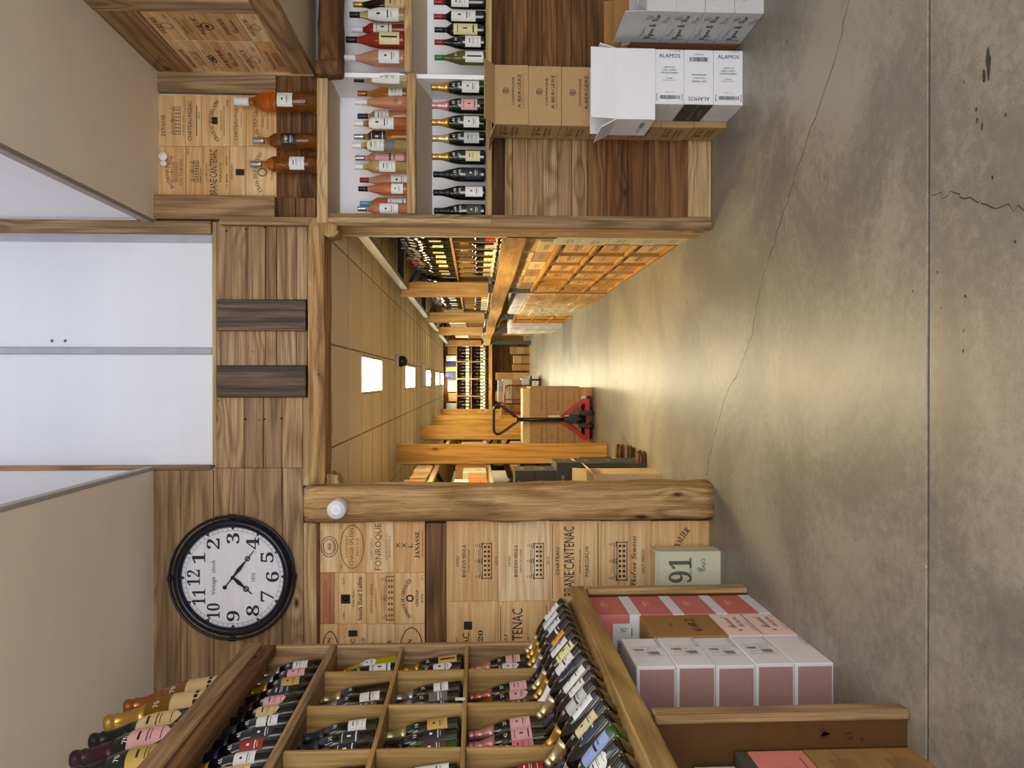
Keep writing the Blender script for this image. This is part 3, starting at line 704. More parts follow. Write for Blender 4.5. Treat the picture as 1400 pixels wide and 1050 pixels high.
def body_mesh(kind, n):
    k = (kind, n)
    if k not in _bm: _bm[k] = (MB().lathe(PROF[kind], n).mesh('bottle_body', [BLK]), MB().lathe(FOIL[kind], n).mesh('foil', [BLK]))
    return _bm[k]
def patch(mb, kind, z0, z1, a0, a1, m, off=.0006, shape='rect', n=10):
    vs = []; fs = []
    rows = 2 if shape == 'rect' and abs(prof_r(kind, z0)-prof_r(kind, z1)) < 1e-4 else 9
    for j in range(rows):
        t = j/(rows-1); z = z0+(z1-z0)*t; r = prof_r(kind, z)+off
        wq = 1.0
        if shape == 'round': wq = max(.05, math.sqrt(max(0, 1-(2*t-1)**2)))
        if shape == 'shield': wq = max(.05, math.sqrt(max(0, 1-(1-t)**2))) if t < 1 else 1.0
        for i in range(n+1):
            a = (a0+a1)/2+(a1-a0)/2*wq*(2*i/n-1); vs.append((math.sin(a)*r, -math.cos(a)*r, z))
    for j in range(rows-1):
        for i in range(n): fs.append((j*(n+1)+i, j*(n+1)+i+1, (j+1)*(n+1)+i+1, (j+1)*(n+1)+i))
    mb.add(vs, fs, m, True)
def label_mesh(kind, z0, z1, ang, design, shape):
    k = ('L', kind, z0, z1, ang, design, shape)
    if k in _bm: return _bm[k]
    mb = MB(); patch(mb, kind, z0, z1, -ang, ang, 0, shape=shape); h = z1-z0
    def bar(t0, t1, s): patch(mb, kind, z0+h*t0, z0+h*t1, -ang*s, ang*s, 1, off=.0010, n=4)
    if design == 0: bar(.70, .76, .35); bar(.52, .545, .5); bar(.44, .46, .42); bar(.2, .22, .5)
    elif design == 1: bar(.60, .72, .12); bar(.34, .38, .5); bar(.24, .26, .35)
    elif design == 2: bar(.82, .85, .6); bar(.42, .6, .10); bar(.14, .2, .6)
    elif design == 3: bar(.45, .53, .7); bar(.32, .35, .45)
    elif design == 5: bar(.1, .9, .12)
    _bm[k] = mb.mesh('label', [LWHT, INK]); return _bm[k]
def wrap_mesh(kind, s, zc, h, a0=0, wang=None):
    """writing bent round the glass"""
    k = ('W', kind, s, zc, h, a0)
    if k in _bm: return _bm[k]
    vs, fs, tw, th = text_geo(s); kk = h/th; r = prof_r(kind, zc)+.0012; out = []
    for v in vs:
        a = a0+v.x*kk/r; z = zc+v.y*kk; rr_ = prof_r(kind, z)+.0012; out.append((math.sin(a)*rr_, -math.cos(a)*rr_, z))
    _bm[k] = MB().add(out, fs, 0, True).mesh('writing', [WHT]); return _bm[k]

def glass_mat(hexc, tr=.0, rough=.06):
    return plain(hexc, rough, 0, tr, 0, .4, 1.35)
G = dict(green=plain('#0d1a10', .07, coat=.5), black=plain('#08090a', .07, coat=.5), olive=plain('#4d4f10', .08, coat=.5), brown=plain('#1c0e08', .08, coat=.5),
         rose=plain('#eda878', .04, trans=.85, ior=1.33), rosed=plain('#b3442c', .05, trans=.6, ior=1.33), salmon=plain('#eab08e', .06, trans=.7, ior=1.33), amber=plain('#dfa04c', .03, trans=.92, ior=1.33),
         gold=plain('#8a6414', .08, trans=.35, ior=1.33), pale=plain('#e6d398', .04, trans=.85, ior=1.33), yellow=plain('#b7a712', .08, trans=.3, ior=1.33), matt=plain('#2b1a18', .6), clearb=plain('#7a4a22', .1, coat=.4), dgreen=plain('#1d4a12', .08, coat=.5))
F = dict(gold=plain('#c9a352', .32, .85), silver=plain('#b9b9bd', .3, .85), pink=plain('#d79a98', .35, .6), black=plain('#101114', .35), rose=plain('#c07868', .3, .7), copper=plain('#a8673f', .3, .8), plum=plain('#3a1f2a', .35, .3),
         navy=plain('#1c1c44', .3, .4), white=plain('#dfdfe2', .4), red=plain('#8e1726', .4), green=plain('#2e6e3a', .4), blue=plain('#4aa2d0', .4), charcoal=plain('#33363d', .35, .3), champagne=plain('#cdbf93', .33, .8), yellow=plain('#dcb52c', .33, .8), orange=plain('#d88f28', .4), darkblue=plain('#1a2546', .4))
P_ = dict(white=plain('#dededc', .6), cream=plain('#d8cfa0', .6), pink=plain('#dca7a8', .6), gold=plain('#c7a75a', .5, .3), grey=plain('#6d6a60', .6), dark=plain('#24262b', .5), red=plain('#8e2b22', .5), orange=plain('#e9a412', .5), yellow=plain('#dede9a', .6), blue=plain('#8fa0d6', .6),
          navy=plain('#2c3450', .5), green=plain('#3d4638', .6), beige=plain('#d4b783', .6), hotpink=plain('#e2818f', .6), brown=plain('#5b4437', .6), scarlet=plain('#e0331c', .5), crimson=plain('#c4253c', .5), silver=plain('#b7bbb9', .5))
GN = dict(green='dark green', black='black', olive='olive green', brown='dark brown', rose='rosé', rosed='deep rosé', salmon='salmon rosé', amber='amber', gold='golden', pale='pale', yellow='yellow', matt='matt brown', clearb='brown', dgreen='bright green')
def bottle(kind, glass, foil, lab, loc, rot=(0, 0, 0), label=None, group=None, scale=1, price=None, n=16, detail=True, extra=None, name='wine_bottle'):
    """lab = (paper, z0, z1, half angle, design, shape)"""
    b_, f_ = body_mesh(kind, n)
    r = empty(name, loc, rot, label=label, cat='bottle', group=group)
    if scale != 1: r.scale = (scale,)*3
    bd_ = link('body', b_, r, mats=[G[glass]])
    link('foil', f_, r, mats=[F[foil]])
    if lab:
        paper, z0, z1, ang, des, sh = lab
        link('label', label_mesh(kind, z0, z1, ang, des, sh), r, mats=[P_[paper], WHT if paper in ('dark', 'navy', 'red', 'green', 'scarlet', 'crimson', 'grey', 'brown') else INK])
    if extra:
        for (paper, z0, z1, ang, des, sh) in extra:
            link('second_label', label_mesh(kind, z0, z1, ang, des, sh), r, mats=[P_[paper], INK])
    if price:
        for s, z, h, a in price: link('handwritten_price', wrap_mesh(kind, s, z, h, a), bd_, mats=[WHT])
    return r
ORD = ['first', 'second', 'third', 'fourth', 'fifth', 'sixth', 'seventh', 'eighth', 'ninth', 'tenth', 'eleventh', 'twelfth', 'thirteenth', 'fourteenth', 'fifteenth', 'sixteenth', 'seventeenth', 'eighteenth', 'nineteenth', 'twentieth', 'twenty-first', 'twenty-second', 'twenty-third', 'twenty-fourth', 'twenty-fifth', 'twenty-sixth', 'twenty-seventh', 'twenty-eighth', 'twenty-ninth', 'thirtieth', 'thirty-first', 'thirty-second', 'thirty-third', 'thirty-fourth', 'thirty-fifth', 'thirty-sixth']

# ---- upper niche: rosé row (photo row of each bottle, photo column of its tip)
zu = zu1+.001
def on_shelf(py, Y, z): return (PY(560, py, Y).x, Y, z)
row1 = [  # py, kind, glass, foil, tip px, label, depth, words
 (286, 'slender', 'salmon', 'silver', 489, ('white', .06, .17, 1.0, 1, 'rect'), .06, 'salmon rosé bottle with white label, beside the left timber post'),
 (279, 'bordeaux', 'rose', 'blue', 492, ('white', .02, .13, 1.0, 2, 'rect'), .13, 'rosé bottle with a sky blue capsule'),
 (259, 'burgundy', 'rose', 'black', 490, ('white', .03, .10, .8, 1, 'rect'), .06, 'rosé bottle with black capsule and white label near its foot'),
 (247, 'burgundy', 'salmon', 'red', 492, ('white', .01, .11, 1.1, 1, 'rect'), .13, 'rosé bottle with a raspberry red capsule'),
 (229, 'slender', 'pale', 'white', 484, ('white', .07, .16, 1.0, 0, 'rect'), .05, 'pale gold bottle with white capsule beside the raspberry capsule'),
 (217, 'slender', 'salmon', 'silver', 486, ('pink', .03, .19, 1.0, 3, 'rect'), .13, 'pinkish bottle with silver capsule behind two pale bottles'),
 (200, 'slender', 'pale', 'white', 481, ('white', .13, .22, 1.0, 0, 'rect'), .05, 'pale gold bottle with white and grey double label'),
 (188, 'bordeaux', 'amber', 'silver', 484, ('dark', .13, .22, 1.1, 2, 'rect'), .12, 'amber rosé bottle with a black label'),
 (170, 'slender', 'rose', 'white', 484, ('white', .08, .22, 1.1, 1, 'rect'), .05, 'orange rosé bottle with tall white label and white capsule'),
 (160, 'bordeaux', 'salmon', 'darkblue', 489, ('white', .12, .2, 1.0, 0, 'rect'), .13, 'rosé bottle with a dark blue capsule'),
 (141, 'tapered', 'salmon', 'white', 485, None, .05, 'tapered salmon rosé bottle with neck tag and small flower emblem'),
 (129, 'burgundy', 'amber', 'clear', 489, ('white', .04, .12, .9, 0, 'rect'), .13, 'amber bottle with cork top behind the tapered one'),
 (110, 'burgundy', 'pale', 'black', 484, ('white', .045, .20, .9, 9, 'rect'), .05, 'pale bottle with black capsule and upright lettered white label'),
]
for i, (py, kind, gl, fo, tip, lab, dp, wd) in enumerate(row1):
    dp = .15 if dp > .1 else dp; Y = W+dp+.02; fo = 'copper' if fo == 'clear' else fo
    loc = on_shelf(py, Y, zu); tipz = PY(tip, py, Y).z; H = FOIL[kind][-1][1]
    sc = (tipz-zu)/H
    ex = [('grey', .07, .125, 1.0, 9, 'rect')] if i == 6 else ([('white', .235, .27, 1.2, 9, 'rect')] if i == 10 else None)
    b1 = bottle(kind, gl, fo, lab, loc, (0, 0, R.uniform(-.2, .2)), wd+', upper niche', 'rosé bottles in the upper niche', sc, n=24, extra=ex)
    if i == 12: link('lettering', wrap_mesh(kind, 'A', .175, .016), b1, mats=[INK]); link('lettering', wrap_mesh(kind, 'T', .145, .016), b1, mats=[INK]); link('lettering', wrap_mesh(kind, 'M', .115, .016), b1, mats=[INK]); link('lettering', wrap_mesh(kind, 'O', .083, .016), b1, mats=[INK])
    if i == 10:
        link('emblem', wrap_mesh(kind, '❀', .07, .03), b1, mats=[plain('#4a7a3c', .6)])
zr = zv1+.001
row1b = [(81, 'burgundy', 'salmon', 'white', 471, ('white', .03, .13, .9, 1, 'rect'), .05, 'salmon rosé bottle with long white capsule'),
 (56, 'burgundy', 'rosed', 'black', 473, ('cream', .03, .13, .9, 5, 'rect'), .05, 'deep red rosé bottle with black capsule and cream label'),
 (42, 'bordeaux', 'rosed', 'white', 481, ('white', .08, .18, 1.1, 2, 'rect'), .12, 'red rosé bottle with white and gold capsule, set back'),
 (22, 'burgundy', 'pale', 'black', 478, ('white', .035, .20, 1.0, 1, 'rect'), .05, 'pale bottle with black capsule and tall white label'),
 (8, 'burgundy', 'brown', 'gold', 483, ('beige', .01, .12, 1.1, 0, 'rect'), .13, 'dark bottle with gold top and beige label')]
for py, kind, gl, fo, tip, lab, dp, wd in row1b:
    Y = W+dp+.02; H = FOIL[kind][-1][1]; sc = (PY(tip, py, Y).z-zr)/H
    bottle(kind, gl, fo, lab, on_shelf(py, Y, zr), (0, 0, R.uniform(-.2, .2)), wd+', upper right niche', 'rosé bottles in the upper right niche', sc, n=24)
zq = zl1+.001
row2 = [(288, 'black', 'black', 593, ('green', .03, .12, .75, 1, 'rect'), '64', '20,80€', 'near black champagne bottle with dark green label, beside the left post'),
 (263, 'black', 'black', 592, ('white', .02, .125, .8, 1, 'rect'), '60', '37€', 'black foiled champagne bottle with white drawn label'),
 (238, 'green', 'black', 592, ('dark', .03, .125, .8, 1, 'rect'), '52', '47€', 'champagne bottle with charcoal foil and slate label'),
 (214, 'green', 'gold', 590, ('cream', .035, .12, .75, 0, 'rect'), '49', '67', 'champagne bottle with gold foil and pale yellow label'),
 (189, 'black', 'champagne', 590, ('silver', .04, .13, .8, 0, 'rect'), '47', '35€', 'champagne bottle with pale gold foil and grey label'),
 (167, 'green', 'gold', 589, ('white', .04, .13, .8, 1, 'rect'), '44', '25€', 'green champagne bottle with gold foil and white label, sixth from the post'),
 (144, 'green', 'pink', 589, ('pink', .05, .145, .8, 2, 'rect'), '59', '27€', 'champagne bottle with pink foil and pink label'),
 (119, 'green', 'gold', 589, ('white', .04, .14, .85, 1, 'rect'), '62', '29€', 'green champagne bottle with gold foil, behind the open carton')]
for py, gl, fo, tip, lab, p1, p2, wd in row2:
    Y = W+.07; sc = (PY(tip, py, Y).z-zq)/.324
    bottle('champagne', gl, fo, lab, on_shelf(py, Y, zq), (0, 0, R.uniform(-.1, .1)), wd+', lower niche', 'champagne bottles in the lower niche', sc, price=[(p1, .19, .016, .2), (p2, .158, .015, .1)], n=24)
row2b = [(78, 'burgundy', 'olive', 'green', 594, ('white', .015, .12, .85, 5, 'rect'), 'green capsuled white wine bottle with white label'),
 (57, 'burgundy', 'black', 'red', 594, ('white', .03, .12, .9, 0, 'rect'), 'red capsuled black bottle with low white label'),
 (40, 'bordeaux', 'black', 'black', 594, ('cream', .05, .19, 1.0, 2, 'rect'), 'black capsuled bottle with cream label in two pieces'),
 (22, 'bordeaux', 'black', 'red', 593, ('white', .06, .20, 1.0, 1, 'rect'), 'red capsuled bottle with large white drawn label'),
 (2, 'bordeaux', 'black', 'red', 593, ('white', .10, .20, 1.0, 0, 'rect'), 'red capsuled black bottle at the picture edge')]
for py, kind, gl, fo, tip, lab, wd in row2b:
    Y = W+.07; sc = (PY(tip, py, Y).z-zq)/FOIL[kind][-1][1]
    bottle(kind, gl, fo, lab, on_shelf(py, Y, zq), (0, 0, R.uniform(-.1, .1)), wd+', lower right niche', 'red and white wines in the lower right niche', sc, price=[('19', .175, .016, .3)], n=24)
# three large bottles on the ledge
zt = zt1+.001
for py, kind, gl, fo, tip, lab, sc_, wd in [(140, 'slender', 'amber', 'white', 321, ('white', .09, .145, .75, 1, 'rect'), 1, 'largest rosé bottle with white capsule, on the ledge before the crate lids'),
    (193, 'slender', 'amber', 'silver', 346, ('dark', .10, .17, .9, 1, 'rect'), 1, 'amber bottle with a black lettered label, on the timber ledge'),
    (225, 'slender', 'amber', 'silver', 342, ('white', .06, .125, .9, 0, 'rect'), 1, 'gold tinted bottle with silver top and white label, leftmost on the ledge')]:
    Y = W+.05; sc = (PY(tip, py, Y).z-zt)/.3055
    bb = bottle(kind, gl, fo, lab, (PY(400, py, Y).x, Y, zt), (0, 0, 0), wd, 'large bottles on the ledge', sc, n=28)
    if lab[0] == 'dark': link('lettering', wrap_mesh(kind, 'MIP', .145, .016), bb, mats=[P_['beige']])

# ================================================================== CHAMPAGNE RACK on the left
YE = PZ(1017, 795).y-.02
XR = PY(735, 878, YE).x
def rz(px): return PY(px, 878, YE).z
YN = 1.9
LV = [rz(731), rz(636), rz(548), rz(454)]
ZTOP = rz(336)
rk = empty('display_rack', (XR, YE, LV[0]-.05), label='tall timber champagne rack with square cells and a heavy plank across its top', cat='rack')
def rb(name, x0, x1, y0, y1, z0, z1, mat, bev=.002): return board(name, x0-XR, x1-XR, y0-YE, y1-YE, z0-LV[0]+.05, z1-LV[0]+.05, mat, rk, bev)
XB = XR-.36
def ry(py): return PX(690, py, XR).y
divs = [YE-.012, ry(914), ry(960), ry(1020), ry(1020)-.40, YN+.02]
for i, z in enumerate(LV):
    if i == 3: rb('shelf_board', XB, XR+.012, YN, YE-.02, z-.03, z+.004, OLDW['y'], .004)
    else: rb('shelf_board', XB, XR, YN, YE-.02, z-.018, z, OAK['y'])
for j, y in enumerate(divs[1:]):
    for i in range(3): rb('divider', XB, XR-.002, y-.009, y+.009, LV[i]+.0005, LV[i+1]-(.031 if i == 2 else .019), OAK['z'])
rb('end_panel', XB, XR-.001, YE-.03, YE-.004, LV[0]-.02, ZTOP-.03, OLDW['z'])
rb('end_post', XR-.03, XR+.006, YE-.028, YE+.01, LV[0]-.04, ZTOP-.06, OLDL['z'], .004)
rb('back_panel', XB-.02, XB, YN, YE+.01, LV[0]-.05, ZTOP-.02, OLDD['y'])
rb('top_plank', XR-.03, XR+.022, YN, YE-.002, ZTOP-.085, ZTOP, OLDW['y'], .006)
rb('top_plank', XR-.035, XR+.012, YN, YE-.006, ZTOP-.155, ZTOP-.087, OLDD['y'], .006)
rb('top_board', XB, XR-.03, YN, YE-.03, ZTOP-.12, ZTOP-.10, OLDW['y'])
rb('side_board', XB-.04, XB+.02, YE-.03, YE+.0, LV[0], ZTOP-.14, OLDW['z'])
tg = obj('price_tag', MB().box(-.001, .001, -.012, .012, -.02, .02), WHT, rk, (.008, ry(957)-YE, rz(633)-LV[0]+.05))

LEAN = .12
RZ = PI/2
def rrot(lean=LEAN, spin=0, dz=0):
    # label towards the aisle (+X), neck leaning back towards the wall
    m = Matrix.Rotation(-lean, 3, 'Y') @ Matrix.Rotation(PI/2-.45+spin, 3, 'Z'); return m.to_euler()
# one entry per bottle in each cell: (depth into cell, offset along the cell 0..1, kind, glass, foil, label)
W_ = ('white', .07, .15, .8, 0, 'rect')
cells = {
 (2, 0): [(.06, .60, 'burgundy', 'yellow', 'copper', ('white', .10, .17, .6, 1, 'round')), (.06, .15, 'champagne', 'black', 'black', ('white', .02, .12, .9, 2, 'rect'))],
 (2, 1): [(.06, .72, 'champagne', 'black', 'champagne', None), (.06, .38, 'champagne', 'black', 'silver', ('white', .03, .115, .8, 3, 'rect')), (.06, .06, 'champagne', 'black', 'black', ('brown', .03, .12, .8, 0, 'rect'))],
 (2, 2): [(.06, .74, 'champagne', 'green', 'charcoal', ('white', .05, .12, .7, 0, 'rect')), (.06, .50, 'champagne', 'black', 'charcoal', ('dark', .06, .14, .9, 2, 'rect')), (.06, .26, 'champagne', 'black', 'charcoal', ('dark', .06, .14, .9, 2, 'rect')), (.06, .05, 'champagne', 'black', 'black', ('white', .03, .11, .9, 5, 'rect'))],
 (2, 3): [(.06, .72, 'champagne', 'black', 'blue', ('dark', .05, .12, .7, 0, 'rect')), (.06, .4, 'champagne', 'black', 'silver', W_)],
 (1, 0): [(.06, .65, 'champagne', 'green', 'gold', ('gold', .03, .12, .8, 5, 'rect')), (.06, .2, 'champagne', 'black', 'gold', ('white', .05, .14, .9, 1, 'shield'))],
 (1, 1): [(.06, .72, 'champagne', 'black', 'silver', ('white', .06, .125, .8, 3, 'rect')), (.06, .42, 'champagne', 'black', 'silver', ('grey', .06, .14, .8, 3, 'rect')), (.06, .1, 'champagne', 'black', 'black', ('navy', .05, .14, .9, 1, 'shield'))],
 (1, 2): [(.06, .72, 'champagne', 'green', 'champagne', ('gold', .05, .13, .7, 1, 'rect')), (.06, .38, 'champagne', 'green', 'black', ('dark', .05, .14, .9, 1, 'shield')), (.06, .08, 'champagne', 'dgreen', 'black', ('brown', .05, .14, .8, 1, 'rect'))],
 (1, 3): [(.06, .72, 'champagne', 'black', 'champagne', ('white', .03, .15, .8, 1, 'rect')), (.06, .35, 'champagne', 'black', 'gold', W_)],
 (0, 0): [(.06, .68, 'champagne', 'brown', 'pink', ('pink', .07, .14, .8, 3, 'rect')), (.06, .22, 'champagne', 'matt', 'gold', ('white', .08, .16, .7, 1, 'shield'))],
 (0, 1): [(.06, .75, 'champagne', 'black', 'rose', ('pink', .06, .135, .7, 0, 'rect')), (.06, .45, 'champagne', 'black', 'copper', ('pink', .06, .14, .8, 1, 'shield')), (.06, .12, 'champagne', 'black', 'plum', ('brown', .06, .15, .8, 0, 'rect'))],
 (0, 2): [(.06, .75, 'champagne', 'black', 'pink', ('pink', .07, .15, .7, 1, 'rect')), (.06, .40, 'champagne', 'black', 'pink', ('pink', .07, .15, .7, 2, 'rect')), (.06, .08, 'champagne', 'black', 'black', ('hotpink', .07, .15, .8, 0, 'rect'))],
 (0, 3): [(.06, .70, 'champagne', 'brown', 'copper', ('red', .05, .14, .9, 0, 'rect')), (.06, .35, 'champagne', 'black', 'copper', W_)],
}
rown = {2: 'top row', 1: 'middle row', 0: 'bottom row'}
celln = ['first', 'second', 'third', 'fourth']
FN = dict(gold='gold', silver='silver', pink='pink', black='black', rose='rose', copper='copper', plum='plum', navy='navy', white='white', red='red', green='green', blue='blue', charcoal='charcoal', champagne='pale gold', yellow='yellow', orange='orange', darkblue='dark blue')
for (rw, c), lst in cells.items():
    ya, yb = divs[c], divs[c+1]; wd = ya-yb-.018
    for q, (dp, t, kind, gl, fo, lab) in enumerate(lst):
        y = max(ya-.009-.052-q*.098, yb+.052)
        bottle(kind, gl, fo, lab, (XR-dp-.01, y, LV[rw]+.006), rrot(spin=R.uniform(-.08, .08)),
               '%s foiled bottle, %s in the %s cell, %s of the rack' % (FN[fo], ['farthest', 'second', 'third', 'fourth'][q], celln[c], rown[rw]),
               'champagne bottles in the rack cells', price=[(R.choice(['35', '27', '29', '42', '18']), .172, .014, .0)] if q < 3 else None, n=20)
# tall bottles between the heavy plank and the cells
tl = [(896, 'champagne', 364, ('white', .08, .15, .8, 0, 'rect')), (921, 'silver', 342, ('pink', .07, .15, .8, 1, 'rect')), (937, 'yellow', 336, ('gold', .07, .15, .8, 1, 'rect')),
      (949, 'black', 333, ('dark', .08, .17, .8, 0, 'shield')), (961, 'plum', 324, ('pink', .08, .17, .9, 0, 'shield')), (974, 'black', 314, ('beige', .08, .17, .9, 0, 'shield')), (989, 'charcoal', 299, ('white', .06, .14, .8, 3, 'rect')),
      (1005, 'black', 290, ('dark', .05, .13, .8, 1, 'shield')), (1017, 'navy', 276, ('red', .06, .14, .8, 1, 'rect')), (1035, 'gold', 272, ('white', .06, .13, .8, 1, 'rect')), (1048, 'gold', 250, ('beige', .05, .16, .9, 0, 'rect'))]
for i, (py, fo, tip, lab) in enumerate(tl):
    bottle('champagne', 'black', fo, lab, (XR-.072, YE-.095-.103*i, LV[3]+.012), rrot(spin=R.uniform(-.1, .1)), 'tall %s foiled bottle, %s from the end, above the cells' % (FN[fo], ORD[i]), 'tall bottles above the rack cells', 1.0+.01*i, price=[('65', .175, .014, 0)], n=20)
tp = [(962, 170, 'copper', 'clearb', ('beige', .03, .15, .9, 3, 'rect'), 'copper foiled amber champagne bottle, first on top of the rack'),
      (983, 143, 'gold', 'gold', ('beige', .03, .15, .9, 3, 'rect'), 'gold foiled amber champagne bottle, second on top of the rack'),
      (1009, 123, 'black', 'black', ('beige', .09, .2, .8, 0, 'shield'), 'black foiled dark bottle with beige round label on top of the rack'),
      (1033, 97, 'plum', 'black', ('pink', .08, .18, .8, 0, 'shield'), 'plum foiled dark bottle with pink label on top of the rack'),
      (1060, 90, 'black', 'green', ('gold', .06, .16, .8, 0, 'rect'), 'dark bottle with gold paper label, nearest on top of the rack')]
for py, tip, fo, gl, lab, wd in tp:
    p = PX(tip, py, XR-.15)
    z0 = ZTOP-.10; sc = max(1.0, (p.z-z0)/.325)
    bottle('champagne', gl, fo, lab, (XR-.09, p.y, z0+.006), rrot(.14), wd, 'bottles on top of the rack', sc, n=24, price=[('70', .185, .014, -.1)])

# ================================================================== SLOPING DISPLAY with lying bottles, cubbies under it
XF = PY(780, 795, YE).x if False else PZ(1017, 795).x
XF = PZ(1017, 799).x
YB = PZ(1236, 945).y
def ctz(px, py): return PX(px, py, XF).z
ZE = ctz(773, 791)
dt = empty('sloping_display_table', (XF, YE, 0), label='low timber display table with bottles lying on its sloping top and open bays below', cat='table')
def tb(name, x0, x1, y0, y1, z0, z1, mat, bev=.003): return board(name, x0-XF, x1-XF, y0-YE, y1-YE, z0, z1, mat, dt, bev)
YN2 = .7
tb('front_rail', XF-.022, XF+.0, YN2, YE+.035, ZE-.075, ZE, OAK['y'], .003)
tb('front_rail', XF-.05, XF-.022, YN2, YE+.03, ZE-.085, ZE-.045, OAK['y'], .003)
sl = MB().prism([(-.02, ZE-.06), (-.02, ZE-.045), (XR-XF, LV[0]-.04), (XR-XF, LV[0]-.06)], 'y', YN2-YE, .02)
obj('sloping_shelf', sl, OAK['y'], dt)
XBK = XF-.66
tb('back_panel', XBK-.02, XBK, YN2, YE+.02, 0, LV[0]-.06, MDF, 0)
tb('back_panel', XB-.02, XB, YN2, YE+.02, LV[0]-.2, LV[0]-.05, MDF, 0)
for k, yy in enumerate((YE, YB, YB-(YE-YB))):
    zt_ = ZE-.02 if k else ZE-.0
    tb('divider', XBK, XF-.028, yy-.02, yy+.012, 0, ZE-.09, MDF, .001)
    tb('upright', XF-.03, XF, yy-.035, yy+.03, 0, ZE-.088, OLDW['z'] if k else OLDL['z'], .005)
for k, (dx, dy) in enumerate(((.10, .0), (.2, .01))):
    pass
# stains on the hardboard divider
st = MB()
rr = random.Random(9)
for k in range(7):
    cx, cz = -.05-.05*rr.random(), .22+rr.uniform(-.08, .06); vs = [(cx+math.cos(2*PI*i/8)*rr.uniform(.004, .011), -(YE-YB)-.0207, cz+math.sin(2*PI*i/8)*rr.uniform(.006, .02)) for i in range(8)]
    st.add(vs, [tuple(range(8))])
obj('stain', st, plain('#4e1a10', .7), dt)
dl = [('champagne', 'green', 'champagne', 'white'), ('champagne', 'black', 'gold', 'white'), ('champagne', 'black', 'gold', 'white'), ('champagne', 'black', 'silver', 'dark'), ('champagne', 'black', 'black', 'orange'),
      ('champagne', 'black', 'champagne', 'white'), ('champagne', 'black', 'gold', 'yellow'), ('champagne', 'black', 'white', 'white'), ('champagne', 'black', 'champagne', 'dark'), ('bordeaux', 'black', 'charcoal', 'white'),
      ('bordeaux', 'brown', 'black', 'white'), ('champagne', 'black', 'gold', 'silver'), ('champagne', 'black', 'champagne', 'white'), ('bordeaux', 'black', 'charcoal', 'cream'), ('champagne', 'black', 'champagne', 'navy'), ('burgundy', 'dgreen', 'navy', 'blue'),
      ('champagne', 'black', 'black', 'white'), ('champagne', 'black', 'gold', 'white'), ('bordeaux', 'black', 'black', 'grey'), ('bordeaux', 'black', 'black', 'white')]
y = YE-.055
slope = math.atan2(LV[0]-.04-(ZE-.045), XF-XR-.02)
for i, (kind, gl, fo, pp) in enumerate(dl):
    # base against the front rail, neck up towards the rack and a little away from the viewer
    m = Matrix.Rotation(-(PI/2-slope-.05), 3, 'Y') @ Matrix.Rotation(PI/2+R.uniform(-.25, .25), 3, 'Z')
    m = Matrix.Rotation(-.10+R.uniform(-.04, .04), 3, 'Z') @ m
    rad = PROF[kind][3][0]
    d = .030
    loc = Vector((XF-d-math.sin(slope)*rad-.005, y, ZE-.04+rad*math.cos(slope)+(d+.0)*math.tan(slope)))
    bottle(kind, gl, fo, (pp, .05 if i % 3 else .03, .13+.02*(i % 2), .8, i % 4, 'rect' if i != 16 else 'round'), loc, m.to_euler(),
           '%s foiled bottle, %s label, lying %s from the sloping table\'s far end' % (FN[fo], pp if pp != 'hotpink' else 'pink', ORD[i]), 'bottles lying on the sloping display table', n=24, price=[('30', .165, .014, 0)])
    y -= .0935 if i < 14 else .098

